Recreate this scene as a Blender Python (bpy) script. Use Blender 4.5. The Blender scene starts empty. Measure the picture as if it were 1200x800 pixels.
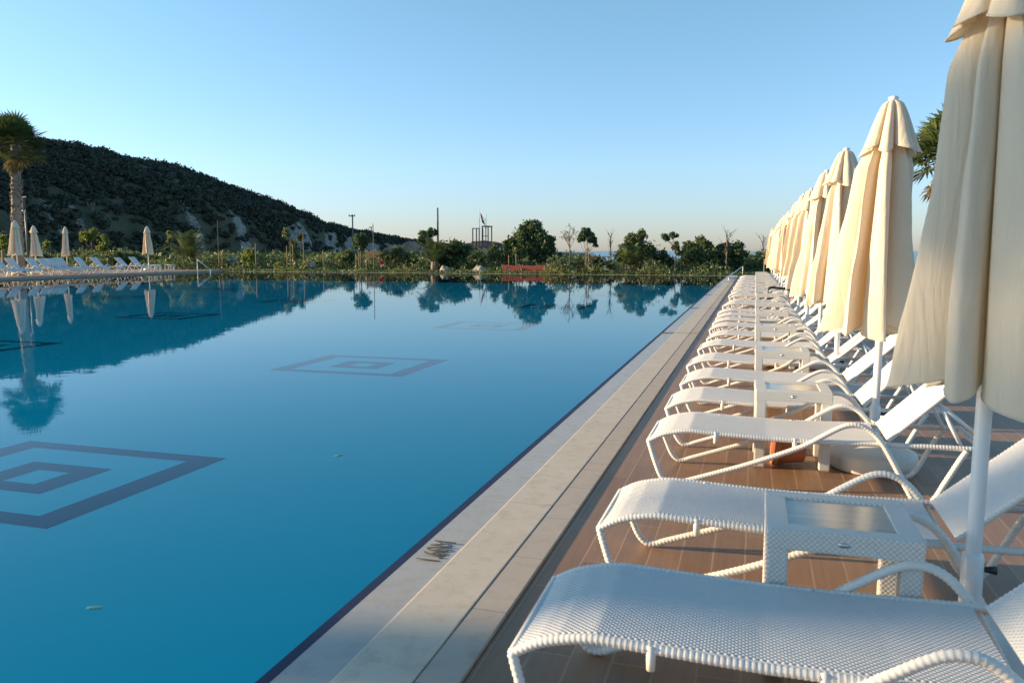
import bpy, bmesh, math, random
import numpy as np
from mathutils import Vector, Matrix, noise
from math import pi, sin, cos, radians, sqrt, tan, atan2
random.seed(11); rng = np.random.default_rng(11)
scene = bpy.context.scene
COL = scene.collection

# ------------------------------------------------------------------ camera numbers
FPX, CAMH = 933.0, 1.5
PITCH = math.atan(106/FPX); YAW = math.atan(285/math.hypot(FPX, 106))
FW = np.array([-sin(YAW)*cos(PITCH), cos(YAW)*cos(PITCH), -sin(PITCH)])
RT = np.array([cos(YAW), sin(YAW), 0.0]); UP = np.cross(RT, FW)
def bearing(x, y): return FW*FPX + RT*(x-600) + UP*(400-y)
def on_y(x, y, Y):
    d = bearing(x, y); return np.array([0, 0, CAMH]) + d*(Y/d[1])
def on_x(x, y, X):
    d = bearing(x, y); return np.array([0, 0, CAMH]) + d*(X/d[0])

# ------------------------------------------------------------------ object helpers
def tag(o, label=None, cat=None, group=None, kind=None):
    if label: o['label'] = label
    if cat: o['category'] = cat
    if group: o['group'] = group
    if kind: o['kind'] = kind
    return o
def empty(name, loc=(0, 0, 0), rz=0.0, sc=1.0):
    o = bpy.data.objects.new(name, None); COL.objects.link(o)
    o.location = loc; o.rotation_euler = (0, 0, rz); o.scale = (sc, sc, sc); o.empty_display_size = .2
    return o
def copy_tree(o, parent=None):
    c = o.copy(); COL.objects.link(c)
    if parent is not None: c.parent = parent
    for ch in o.children: copy_tree(ch, c)
    return c

class MB:
    """collects vertices and faces"""
    def __init__(s): s.v = []; s.f = []; s.m = []
    def add(s, v, f, mi=0):
        b = len(s.v); s.v.extend([tuple(map(float, p)) for p in v]); s.f.extend([tuple(i+b for i in q) for q in f]); s.m.extend([mi]*len(f))
        return s
    def box(s, x0, x1, y0, y1, z0, z1, bev=0.0, mi=0):
        if bev <= 0:
            v = [(x, y, z) for x in (x0, x1) for y in (y0, y1) for z in (z0, z1)]
            return s.add(v, [(0, 1, 3, 2), (4, 6, 7, 5), (0, 4, 5, 1), (2, 3, 7, 6), (0, 2, 6, 4), (1, 5, 7, 3)], mi)
        bm = bmesh.new()
        bmesh.ops.create_cube(bm, size=1)
        for q in bm.verts: q.co = Vector(((x0+x1)/2+q.co.x*(x1-x0), (y0+y1)/2+q.co.y*(y1-y0), (z0+z1)/2+q.co.z*(z1-z0)))
        bmesh.ops.bevel(bm, geom=bm.edges[:], offset=bev, segments=2, affect='EDGES', profile=.6)
        bm.verts.index_update()
        s.add([q.co for q in bm.verts], [[q.index for q in f.verts] for f in bm.faces], mi); bm.free(); return s
    def tube(s, pts, r, n=8, step=None, mod=None, caps=True, smooth=True):
        P = [Vector(p) for p in pts]
        R = list(r) if hasattr(r, '__len__') else [r]*len(P)
        if smooth and len(P) > 2:
            Q = []; RQ = []
            for i in range(len(P)-1):
                p0, p1, p2, p3 = P[max(i-1, 0)], P[i], P[i+1], P[min(i+2, len(P)-1)]
                k = 10
                for j in range(k):
                    t = j/k; t2 = t*t; t3 = t2*t
                    Q.append(.5*((2*p1)+(p2-p0)*t+(2*p0-5*p1+4*p2-p3)*t2+(3*p1-p0-3*p2+p3)*t3)); RQ.append(R[i]*(1-t)+R[i+1]*t)
            Q.append(P[-1]); RQ.append(R[-1])
        else: Q, RQ = P, R
        if step:
            L = [0]
            for a, b in zip(Q, Q[1:]): L.append(L[-1]+(b-a).length)
            m = max(2, int(L[-1]/step)+1); S = []; SR = []; LL = []
            k = 0
            for i in range(m):
                d = L[-1]*i/(m-1)
                while k < len(L)-2 and L[k+1] < d: k += 1
                t = (d-L[k])/max(L[k+1]-L[k], 1e-9)
                S.append(Q[k].lerp(Q[k+1], t)); rr = RQ[k]*(1-t)+RQ[k+1]*t
                SR.append(rr+(mod(d) if mod else 0)); LL.append(d)
            Q, RQ = S, SR
        v = []; f = []; N = len(Q)
        T = [(Q[min(i+1, N-1)]-Q[max(i-1, 0)]).normalized() for i in range(N)]
        ref = Vector((0, 0, 1)) if abs(T[0].z) < .9 else Vector((1, 0, 0))
        nx = T[0].cross(ref).normalized()
        for i in range(N):
            nx = (nx-T[i]*nx.dot(T[i])).normalized(); ny = T[i].cross(nx)
            for j in range(n):
                a = 2*pi*j/n; v.append(Q[i]+(nx*cos(a)+ny*sin(a))*RQ[i])
        for i in range(N-1):
            for j in range(n):
                f.append((i*n+j, i*n+(j+1) % n, (i+1)*n+(j+1) % n, (i+1)*n+j))
        if caps: f.append(tuple(range(n))[::-1]); f.append(tuple((N-1)*n+j for j in range(n)))
        return s.add(v, f)
    def lathe(s, prof, n=24, c=(0, 0, 0), axis='z'):
        v = []; f = []
        for r, z in prof:
            for j in range(n):
                a = 2*pi*j/n
                p = (r*cos(a), r*sin(a), z) if axis == 'z' else (z, r*cos(a), r*sin(a))
                v.append((p[0]+c[0], p[1]+c[1], p[2]+c[2]))
        for i in range(len(prof)-1):
            for j in range(n): f.append((i*n+j, i*n+(j+1) % n, (i+1)*n+(j+1) % n, (i+1)*n+j))
        return s.add(v, f)
    def grid(s, X, Y, Z):
        """arrays of shape (a,b)"""
        a, b = X.shape
        v = list(zip(X.ravel(), Y.ravel(), Z.ravel()))
        f = [(i*b+j, (i+1)*b+j, (i+1)*b+j+1, i*b+j+1) for i in range(a-1) for j in range(b-1)]
        return s.add(v, f)
    def build(s, name, mat, parent=None, smooth=True, loc=None):
        me = bpy.data.meshes.new(name); me.from_pydata(s.v, [], s.f); me.update()
        for m in (mat if isinstance(mat, (list, tuple)) else [mat]): me.materials.append(m)
        if any(s.m): me.polygons.foreach_set('material_index', s.m)
        if smooth: me.shade_smooth()
        o = bpy.data.objects.new(name, me); COL.objects.link(o)
        if parent is not None: o.parent = parent
        if loc is not None: o.location = loc
        return o
def sharp(o, deg=35):
    o.data.set_sharp_from_angle(angle=radians(deg)); return o

def fast_mesh(name, V, F, mat, parent=None, smooth=False):
    """V (n,3) array, F (m,k) array"""
    me = bpy.data.meshes.new(name); m, k = F.shape
    me.vertices.add(len(V)); me.vertices.foreach_set('co', np.ascontiguousarray(V, dtype=np.float32).ravel())
    me.loops.add(m*k); me.loops.foreach_set('vertex_index', np.ascontiguousarray(F, dtype=np.int32).ravel())
    me.polygons.add(m); me.polygons.foreach_set('loop_start', np.arange(0, m*k, k, dtype=np.int32))
    me.polygons.foreach_set('loop_total', np.full(m, k, dtype=np.int32))
    me.update(calc_edges=True); me.materials.append(mat)
    if smooth: me.shade_smooth()
    o = bpy.data.objects.new(name, me); COL.objects.link(o)
    if parent is not None: o.parent = parent
    return o

# ------------------------------------------------------------------ materials
def lin(c): return tuple(((x/255)/12.92 if x/255 <= .04045 else ((x/255+.055)/1.055)**2.4) for x in c)+(1,)
class NT:
    def __init__(s, name):
        s.mat = bpy.data.materials.new(name); s.mat.use_nodes = True; s.nt = s.mat.node_tree
        s.nt.nodes.clear(); s.out = s.n('ShaderNodeOutputMaterial')
    def n(s, t, **kw):
        nd = s.nt.nodes.new(t)
        for k, v in kw.items():
            if hasattr(nd, k): setattr(nd, k, v)
            else: nd.inputs[k].default_value = v
        return nd
    def l(s, a, b): s.nt.links.new(a, b)
    def coord(s, kind='Object'): return s.n('ShaderNodeTexCoord').outputs[kind]
    def noise(s, vec, scale, detail=4, rough=.55, dist=0):
        nd = s.n('ShaderNodeTexNoise'); nd.inputs['Scale'].default_value = scale; nd.inputs['Detail'].default_value = detail
        nd.inputs['Roughness'].default_value = rough; nd.inputs['Distortion'].default_value = dist; s.l(vec, nd.inputs['Vector']); return nd.outputs['Fac']
    def ramp(s, fac, stops):
        nd = s.n('ShaderNodeValToRGB'); e = nd.color_ramp.elements
        while len(e) < len(stops): e.new(.5)
        for q, (p, c) in zip(e, stops): q.position = p; q.color = c if len(c) == 4 else tuple(c)+(1,)
        s.l(fac, nd.inputs['Fac']); return nd.outputs['Color']
    def mix(s, fac, a, b, mode='MIX'):
        nd = s.n('ShaderNodeMix'); nd.data_type = 'RGBA'; nd.blend_type = mode
        for v, i in ((fac, 0), (a, 6), (b, 7)):
            if hasattr(v, 'links') or hasattr(v, 'is_linked'): s.l(v, nd.inputs[i])
            else: nd.inputs[i].default_value = v if i == 0 else (tuple(v) if len(v) == 4 else tuple(v)+(1,))
        return nd.outputs[2]
    def bump(s, h, strength=.3, dist=.01):
        nd = s.n('ShaderNodeBump'); nd.inputs['Strength'].default_value = strength; nd.inputs['Distance'].default_value = dist
        s.l(h, nd.inputs['Height']); return nd.outputs['Normal']
    def pbsdf(s, color, rough=.5, normal=None, **kw):
        b = s.n('ShaderNodeBsdfPrincipled')
        if hasattr(color, 'is_linked'): s.l(color, b.inputs['Base Color'])
        else: b.inputs['Base Color'].default_value = tuple(color) if len(color) == 4 else tuple(color)+(1,)
        if hasattr(rough, 'is_linked'): s.l(rough, b.inputs['Roughness'])
        else: b.inputs['Roughness'].default_value = rough
        if normal is not None: s.l(normal, b.inputs['Normal'])
        for k, v in kw.items(): b.inputs[k.replace('_', ' ')].default_value = v
        return b.outputs[0]
    def done(s, sh): s.l(sh, s.out.inputs['Surface']); return s.mat

def simple(name, c, rough=.5, var=.12, scale=6, bump=0, **kw):
    t = NT(name); co = t.coord(); n = t.noise(co, scale, 5)
    col = t.mix(n, tuple(x*(1-var) for x in c[:3]), tuple(min(1, x*(1+var)) for x in c[:3]))
    nm = t.bump(t.noise(co, scale*6, 4), bump, .005) if bump else None
    return t.done(t.pbsdf(col, rough, nm, **kw))

M = {}
M['wicker'] = simple('white_resin_wicker', (.68, .655, .61), .42, .10, 9)
M['weave'] = simple('white_woven_strap', (.585, .575, .555), .45, .07, 14)
M['pole'] = simple('white_painted_aluminium', (.72, .72, .70), .3, .04, 5)
M['base'] = simple('umbrella_base_stone', (.62, .58, .52), .55, .12, 9, .15)
M['glass_top'] = None
M['terracotta'] = simple('terracotta', (.42, .13, .05), .7, .18, 12, .2)
M['black'] = simple('black_plastic', (.012, .012, .013), .35, .1, 8)
M['red_cloth'] = simple('red_cloth', (.5, .03, .04), .8, .15, 9)
M['dark_metal'] = simple('dark_metal', (.12, .12, .12), .45, .1, 8)
M['steel'] = simple('brushed_steel', (.55, .55, .54), .28, .05, 8, Metallic=.9)
M['grey_wood'] = simple('weathered_wood', (.16, .13, .10), .8, .25, 3)
M['stake'] = simple('tree_stake_wood', (.28, .17, .08), .8, .2, 4)
M['bark'] = simple('bark', (.14, .10, .07), .9, .3, 5, .4)
M['bark_pale'] = simple('pale_bark', (.24, .19, .14), .9, .25, 5, .4)
M['rock'] = simple('pale_limestone', (.34, .31, .27), .9, .3, 1.5, .5)
M['ink'] = simple('engraved_mark', (.10, .095, .09), .7, .2, 10)
M['tile_band'] = simple('navy_tile_band', (.004, .008, .05), .6, .3, 12)
M['wallpaint'] = simple('cream_wall_paint', (.66, .55, .38), .8, .08, 1)
M['redroof'] = simple('red_roof', (.16, .05, .035), .8, .2, 2)
M['flag_red'] = simple('flag_cloth', (.55, .015, .02), .7, .1, 3)
M['fence_wood'] = simple('brown_fence_boards', (.20, .12, .07), .8, .25, 1.2)
M['red_mesh'] = simple('red_barrier_mesh', (.34, .07, .05), .8, .2, 2)
M['white_paint'] = simple('white_paint', (.75, .74, .72), .5, .05, 3)
M['deadwood'] = simple('dry_twig', (.15, .10, .08), .9, .2, 3)

def m_glass_top():
    t = NT('ribbed_table_glass'); co = t.coord()
    mp = t.n('ShaderNodeMapping'); mp.inputs['Scale'].default_value = (1, 16, 1); t.l(co, mp.inputs['Vector'])
    n = t.noise(mp.outputs[0], 3.0, 4)
    col = t.ramp(n, [(.3, (.30, .33, .30)), (.6, (.42, .43, .38)), (.8, (.52, .50, .42))])
    return t.done(t.pbsdf(col, .16))
M['glass_top'] = m_glass_top()

def m_canopy():
    t = NT('cream_umbrella_canvas'); co = t.coord()
    n = t.noise(co, 3, 5); col = t.mix(n, (.76, .67, .52), (.82, .73, .58))
    w = t.n('ShaderNodeTexNoise'); w.inputs['Scale'].default_value = 900; t.l(co, w.inputs['Vector'])
    mpw = t.n('ShaderNodeMapping'); mpw.inputs['Scale'].default_value = (14, 14, 2.2); t.l(co, mpw.inputs['Vector']); wr = t.noise(mpw.outputs[0], 1.0, 5, .6, .8)
    nm = t.bump(wr, .5, .022)
    nm2 = t.n('ShaderNodeBump'); nm2.inputs['Strength'].default_value = .08; nm2.inputs['Distance'].default_value = .002
    t.l(w.outputs['Fac'], nm2.inputs['Height']); t.l(nm, nm2.inputs['Normal'])
    p = t.pbsdf(col, .8, nm2.outputs[0])
    tr = t.n('ShaderNodeBsdfTranslucent'); tr.inputs['Color'].default_value = (.84, .66, .38, 1)
    mx = t.n('ShaderNodeMixShader'); mx.inputs[0].default_value = .26
    t.l(p, mx.inputs[1]); t.l(tr.outputs[0], mx.inputs[2]); return t.done(mx.outputs[0])
M['canopy'] = m_canopy()

def m_deck():
    t = NT('wood_look_deck'); co = t.coord()
    sp = t.n('ShaderNodeSeparateXYZ'); t.l(co, sp.inputs[0])
    cb = t.n('ShaderNodeCombineXYZ'); t.l(sp.outputs[1], cb.inputs[0]); t.l(sp.outputs[0], cb.inputs[1])
    b = t.n('ShaderNodeTexBrick'); b.offset = .37; b.offset_frequency = 2
    for k, v in {'Scale': 1.0, 'Mortar Size': .0045, 'Mortar Smooth': .2, 'Bias': 0.0, 'Brick Width': .92, 'Row Height': .152}.items(): b.inputs[k].default_value = v
    b.inputs['Color1'].default_value = (.38, .240, .138, 1); b.inputs['Color2'].default_value = (.275, .168, .095, 1); b.inputs['Mortar'].default_value = (.44, .34, .24, 1)
    t.l(cb.outputs[0], b.inputs['Vector'])
    mp = t.n('ShaderNodeMapping'); mp.inputs['Scale'].default_value = (26, 1.6, 1); t.l(co, mp.inputs['Vector'])
    g = t.noise(mp.outputs[0], 1.5, 6, .6, .3)
    big = t.noise(co, .9, 5)
    col = t.mix(.55, b.outputs['Color'], t.ramp(g, [(.3, (.17, .108, .066)), (.65, (.40, .27, .17))]), 'OVERLAY')
    col = t.mix(t.ramp(big, [(.35, (0, 0, 0)), (.75, (.45, .45, .45))]), col, (.31, .20, .125))
    stain = t.noise(co, 5, 6, .65)
    col = t.mix(t.ramp(stain, [(.60, (0, 0, 0)), (.74, (.35, .35, .35))]), col, (.10, .065, .045))
    inv = t.n('ShaderNodeMath', operation='SUBTRACT'); inv.inputs[0].default_value = 1; t.l(b.outputs['Fac'], inv.inputs[1])
    ad = t.n('ShaderNodeMath', operation='ADD'); t.l(inv.outputs[0], ad.inputs[0]); sc = t.n('ShaderNodeMath', operation='MULTIPLY'); t.l(g, sc.inputs[0]); sc.inputs[1].default_value = .25; t.l(sc.outputs[0], ad.inputs[1])
    nm = t.bump(ad.outputs[0], .5, .004)
    return t.done(t.pbsdf(col, .48, nm))
M['deck'] = m_deck()

def m_stone(name, a, b2, rough, joint=2.2, stain=.3):
    t = NT(name); co = t.coord()
    n = t.noise(co, 2.2, 7, .6, .4); n2 = t.noise(co, 11, 6, .65)
    col = t.mix(n, a, b2)
    col = t.mix(t.ramp(n2, [(.50, (0, 0, 0)), (.72, (stain,)*3)]), col, tuple(x*.55 for x in a))
    sp = t.n('ShaderNodeSeparateXYZ'); t.l(co, sp.inputs[0])
    md = t.n('ShaderNodeMath', operation='PINGPONG'); md.inputs[1].default_value = joint/2; t.l(sp.outputs[1], md.inputs[0])
    lt = t.n('ShaderNodeMath', operation='LESS_THAN'); lt.inputs[1].default_value = .004; t.l(md.outputs[0], lt.inputs[0])
    jm = t.n('ShaderNodeMath', operation='MULTIPLY'); jm.inputs[1].default_value = .55; t.l(lt.outputs[0], jm.inputs[0])
    col = t.mix(jm.outputs[0], col, tuple(x*.4 for x in a))
    nm = t.bump(n2, .25, .004)
    rg = t.ramp(n2, [(.3, (rough*.8,)*3), (.7, (min(1, rough*1.3),)*3)])
    return t.done(t.pbsdf(col, rg, nm))
M['coping'] = m_stone('travertine_coping', (.50, .42, .32), (.62, .53, .41), .6, 2.2, .4)
M['wet_stone'] = m_stone('wet_overflow_stone', (.31, .285, .25), (.40, .37, .325), .32)
M['channel'] = m_stone('grey_channel_stone', (.40, .335, .27), (.48, .405, .33), .7, .6)
M['bank_stone'] = m_stone('bank_wall_stone', (.33, .25, .19), (.42, .33, .25), .7, .5)

def m_water():
    t = NT('pool_water'); co = t.coord()
    mp = t.n('ShaderNodeMapping'); mp.inputs['Scale'].default_value = (1.0, 1.0, 1); t.l(co, mp.inputs['Vector'])
    n = t.noise(mp.outputs[0], 1.4, 3, .5); n2 = t.noise(mp.outputs[0], 9, 2, .5)
    ad = t.n('ShaderNodeMath', operation='MULTIPLY_ADD'); t.l(n2, ad.inputs[0]); ad.inputs[1].default_value = .10; t.l(n, ad.inputs[2])
    nm = t.bump(ad.outputs[0], .06, .02)
    fr = t.n('ShaderNodeFresnel'); fr.inputs['IOR'].default_value = 1.19; t.l(nm, fr.inputs['Normal'])
    tr = t.n('ShaderNodeBsdfTransparent'); tr.inputs['Color'].default_value = (.12, .96, .98, 1)
    gl = t.n('ShaderNodeBsdfGlossy'); gl.inputs['Roughness'].default_value = .018; t.l(nm, gl.inputs['Normal'])
    mx = t.n('ShaderNodeMixShader'); t.l(fr.outputs[0], mx.inputs[0]); t.l(tr.outputs[0], mx.inputs[1]); t.l(gl.outputs[0], mx.inputs[2])
    return t.done(mx.outputs[0])
M['water'] = m_water()
def m_floor():
    t = NT('pool_floor_mosaic'); co = t.coord()
    n = t.noise(co, .25, 3); col = t.mix(n, (.002, .84, .86), (.003, .90, .90))
    return t.done(t.pbsdf(col, .6))
M['floor'] = m_floor()
M['floor_dark'] = simple('pool_floor_dark_mosaic', (.07, .11, .20), .6, .12, 8)
def m_sea():
    t = NT('sea_water'); co = t.coord()
    nm = t.bump(t.noise(co, .5, 5), .5, .6)
    return t.done(t.pbsdf((.012, .06, .12), .22, nm))
M['sea'] = m_sea()
def m_ground(name, cs, scale):
    t = NT(name); co = t.coord(); n = t.noise(co, scale, 8, .65); n2 = t.noise(co, scale*9, 5, .6)
    col = t.ramp(n, [(.30, cs[0]), (.5, cs[1]), (.7, cs[2])]); col = t.mix(.35, col, t.ramp(n2, [(.3, cs[0]), (.7, cs[2])]))
    return t.done(t.pbsdf(col, .95, t.bump(n2, .6, .05)))
M['ground'] = m_ground('dry_ground', [(.045, .05, .022), (.10, .08, .05), (.17, .13, .09)], .35)
def m_hill():
    t = NT('hill_scrub_and_rock'); co = t.coord()
    at = t.n('ShaderNodeAttribute'); at.attribute_name = 'rock'
    n = t.noise(co, .22, 8, .65); n2 = t.noise(co, 1.3, 6, .65)
    soil = t.ramp(n, [(.35, (.035, .042, .022)), (.5, (.065, .065, .036)), (.68, (.10, .09, .06))])
    rock = t.ramp(n2, [(.28, (.10, .085, .065)), (.45, (.22, .20, .175)), (.7, (.36, .335, .30))])
    ad = t.n('ShaderNodeMath', operation='ADD'); t.l(at.outputs['Fac'], ad.inputs[0])
    m2 = t.n('ShaderNodeMath', operation='MULTIPLY_ADD'); t.l(n2, m2.inputs[0]); m2.inputs[1].default_value = .9; m2.inputs[2].default_value = -.45; t.l(m2.outputs[0], ad.inputs[1])
    f = t.ramp(ad.outputs[0], [(.46, (0, 0, 0)), (.58, (1, 1, 1))])
    return t.done(t.pbsdf(t.mix(f, soil, rock), .95, t.bump(n2, .8, .4)))
M['hill'] = m_hill()
def m_leaf(name, a, b2, trans=.25, hue=None):
    t = NT(name); g = t.n('ShaderNodeNewGeometry')
    r = g.outputs['Random Per Island']
    col = t.ramp(r, [(0, a), (.6, tuple((x+y)/2 for x, y in zip(a, b2))), (1, b2)])
    p = t.pbsdf(col, .6)
    tr = t.n('ShaderNodeBsdfTranslucent'); t.l(t.mix(.5, col, tuple(min(1, x*1.6) for x in b2)), tr.inputs['Color'])
    mx = t.n('ShaderNodeMixShader'); mx.inputs[0].default_value = trans; t.l(p, mx.inputs[1]); t.l(tr.outputs[0], mx.inputs[2])
    return t.done(mx.outputs[0])
M['leaf_dark'] = m_leaf('dark_evergreen_leaf', (.034, .062, .022), (.10, .155, .055))
M['leaf_mid'] = m_leaf('mid_green_leaf', (.050, .080, .026), (.14, .18, .058))
M['leaf_bright'] = m_leaf('yellow_green_leaf', (.09, .13, .022), (.22, .26, .05), .3)
M['leaf_olive'] = m_leaf('olive_bush_leaf', (.045, .075, .024), (.125, .165, .052))
M['leaf_palm'] = m_leaf('palm_leaflet', (.045, .075, .022), (.13, .165, .05), .2)
M['leaf_palm_dry'] = m_leaf('dry_palm_leaflet', (.14, .09, .03), (.28, .20, .07), .2)
M['leaf_brown'] = m_leaf('brown_shrub_leaf', (.06, .045, .025), (.16, .11, .06), .2)
M['leaf_float'] = m_leaf('floating_leaf_green', (.16, .42, .36), (.22, .50, .42), .3)
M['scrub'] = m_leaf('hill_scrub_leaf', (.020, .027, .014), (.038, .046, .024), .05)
M['flower'] = m_leaf('garden_flower', (.30, .05, .03), (.45, .22, .06), .2)
M['pink_flower'] = m_leaf('pink_flower', (.30, .12, .12), (.45, .28, .25), .2)

# ------------------------------------------------------------------ world, sun, camera
SUN_EL = radians(10.5)
SUN_TO = Vector((-cos(radians(9))*cos(SUN_EL), -sin(radians(9))*cos(SUN_EL), sin(SUN_EL)))
w = bpy.data.worlds.new('World'); scene.world = w; w.use_nodes = True
nt = w.node_tree; nt.nodes.clear()
sky = nt.nodes.new('ShaderNodeTexSky'); sky.sky_type = 'NISHITA'; sky.sun_disc = False
sky.sun_elevation = SUN_EL; sky.sun_rotation = atan2(SUN_TO.x, SUN_TO.y)
sky.altitude = 0; sky.air_density = 1.0; sky.dust_density = .3; sky.ozone_density = 2.5
bg = nt.nodes.new('ShaderNodeBackground'); bg.inputs['Strength'].default_value = .12
ow = nt.nodes.new('ShaderNodeOutputWorld')
# cool the low sky: the sea haze of the photograph is grey-blue rather than yellow
tcw = nt.nodes.new('ShaderNodeTexCoord'); spw = nt.nodes.new('ShaderNodeSeparateXYZ'); nt.links.new(tcw.outputs['Generated'], spw.inputs[0])
rpw = nt.nodes.new('ShaderNodeValToRGB'); el = rpw.color_ramp.elements
for p_, c_ in ((0.0, (.62, .68, 1.08, 1)), (.10, (.82, .90, 1.10, 1)), (.30, (.94, 1.07, 1.04, 1)), (.6, (.88, 1.07, 1.02, 1))):
    q_ = el.new(p_) if p_ not in (0.0, .6) else el[0 if p_ == 0.0 else -1]; q_.position = p_; q_.color = c_
nt.links.new(spw.outputs[2], rpw.inputs['Fac'])
mxw = nt.nodes.new('ShaderNodeMix'); mxw.data_type = 'RGBA'; mxw.blend_type = 'MULTIPLY'; mxw.inputs[0].default_value = 1
nt.links.new(sky.outputs[0], mxw.inputs[6]); nt.links.new(rpw.outputs[0], mxw.inputs[7]); nt.links.new(mxw.outputs[2], bg.inputs['Color']); nt.links.new(bg.outputs[0], ow.inputs['Surface'])
sl = bpy.data.lights.new('sun', 'SUN'); sl.energy = 5.0; sl.angle = radians(.53); sl.color = (1.0, .74, .44)
so = bpy.data.objects.new('sun', sl); COL.objects.link(so); so.rotation_euler = SUN_TO.to_track_quat('Z', 'Y').to_euler()
so.location = (-30, -10, 30)
cd = bpy.data.cameras.new('camera'); cam = bpy.data.objects.new('camera', cd); COL.objects.link(cam); scene.camera = cam
cam.location = (0, 0, CAMH); cam.rotation_euler = (pi/2-PITCH, 0, YAW)
cd.sensor_width = 36; cd.lens = 36*FPX/1200; cd.clip_start = .05; cd.clip_end = 60000
cd.dof.use_dof = True; cd.dof.focus_distance = 12; cd.dof.aperture_fstop = 5.6
vs = scene.view_settings; vs.view_transform = 'Standard'; vs.look = 'None'; vs.gamma = 1; vs.exposure = 1.15
scene.cycles.max_bounces = 8; scene.cycles.transparent_max_bounces = 12; scene.cycles.sample_clamp_indirect = 4
scene.cycles.use_denoising = True

# ------------------------------------------------------------------ setting
PX0, PX1, PY0, PY1 = -37.5, -1.63, -16.0, 50.0      # pool water
def struct(o): o['kind'] = 'structure'; return o
def sheet(name, x0, x1, y0, y1, z, mat, parent=None, sub=1):
    xs = np.linspace(x0, x1, sub+1); ys = np.linspace(y0, y1, sub+1); X, Y = np.meshgrid(xs, ys, indexing='ij')
    return MB().grid(X, Y, np.full_like(X, z)).build(name, mat, parent, smooth=False)
FZ = -.60
struct(sheet('pool_water', PX0, PX1, PY0, PY1, -.004, M['water']))
struct(sheet('pool_floor', PX0-.01, PX1+.01, PY0-.01, PY1+.01, FZ, M['floor']))
mb = MB()
for x0, x1, y0, y1 in ((PX0-.06, PX0, PY0-.06, PY1+.06), (PX1, PX1+.05, PY0-.06, PY1+.06)): mb.box(x0, x1, y0, y1, FZ-.05, -.003 if x1 > -5 else -.03)
for y0, y1 in ((PY0-.06, PY0), (PY1, PY1+.06)): mb.box(PX0, PX1, y0, y1, FZ-.05, -.003)
struct(mb.build('pool_wall', M['tile_band'], smooth=False))
mb = MB()
def frame(x0, x1, y0, y1, bx, by):
    z = FZ+.004
    for a, b, c, d in ((x0, x1, y0, y0+by), (x0, x1, y1-by, y1), (x0, x0+bx, y0+by, y1-by), (x1-bx, x1, y0+by, y1-by)):
        mb.add([(a, c, z), (b, c, z), (b, d, z), (a, d, z)], [(0, 1, 2, 3)])
for cx, cy in ((-6.37, 5.66), (-6.9, 13.2), (-7.15, 21.25), (-7.2, 29.3), (-16.4, 13.3), (-18.2, 21.5), (-16.4, 5.6), (-18.4, 29.5), (-7.2, 37.4), (-18.4, 37.4), (-28, 21.5), (-28, 29.5), (-28, 13.3), (-28, 37.4)):
    frame(cx-1.28, cx+1.28, cy-1.08, cy+1.08, .30, .21); frame(cx-.48, cx+.48, cy-.41, cy+.41, .29, .21)
struct(mb.build('pool_floor_pattern', M['floor_dark'], smooth=False))

# coping strips of the right bank
YB0, YB1 = -16.0, 51.0
mb = MB()
prof = [(-1.58, -.030), (-1.575, .002), (-1.37, .010), (-1.362, .012)]
mb.grid(np.array([[p[0]]*60 for p in prof]), np.array([np.linspace(YB0, YB1, 60)]*len(prof)), np.array([[p[1]]*60 for p in prof]))
mb.f = [q[::-1] for q in mb.f]
struct(mb.build('overflow_edge', M['wet_stone'], smooth=False))
mb = MB(); mb.box(-1.36, -1.089, YB0, YB1, -.05, .018, .005); struct(mb.build('coping', M['coping'], smooth=False))
mb = MB(); mb.box(-1.083, -.934, YB0, YB1, -.05, .0155, .003); struct(mb.build('drain_channel', M['channel'], smooth=False))
sheet('channel_bed', -1.1, -.9, YB0, YB1, -.020, M['dark_metal'])['kind'] = 'structure'
struct(sheet('deck', -.928, 16, -16, 56, 0, M['deck']))
mb = MB()
for y in (14.7, 21.3, 27.9, 34.5, 41.1):
    mb.box(-1.578, -.94, y-.012, y+.012, 0, .0205); mb.box(-.927, 4, y-.008, y+.008, 0, .003)
struct(mb.build('expansion_joint', M['ink'], smooth=False))
# far and near edges of the pool
mb = MB(); mb.box(PX0-.1, -1.59, PY1+.06, PY1+.30, -.06, .004, .003); struct(mb.build('far_coping', M['channel'], smooth=False))
mb = MB(); mb.box(PX0-8, -1.59, PY0-.6, PY0-.06, -.06, .012); struct(mb.build('near_coping', M['coping'], smooth=False))
# left bank
mb = MB(); mb.box(PX0-.30, PX0-.06, PY0, PY1+.2, -.3, .07); struct(mb.build('bank_wall', M['bank_stone'], smooth=False))
mb = MB(); mb.box(PX0-.52, PX0-.02, PY0, PY1+.2, .073, .12, .01); struct(mb.build('bank_coping', M['bank_stone'], smooth=False))
struct(sheet('bank_deck', -46, PX0-.522, PY0, PY1+.2, .108, M['deck']))

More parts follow.
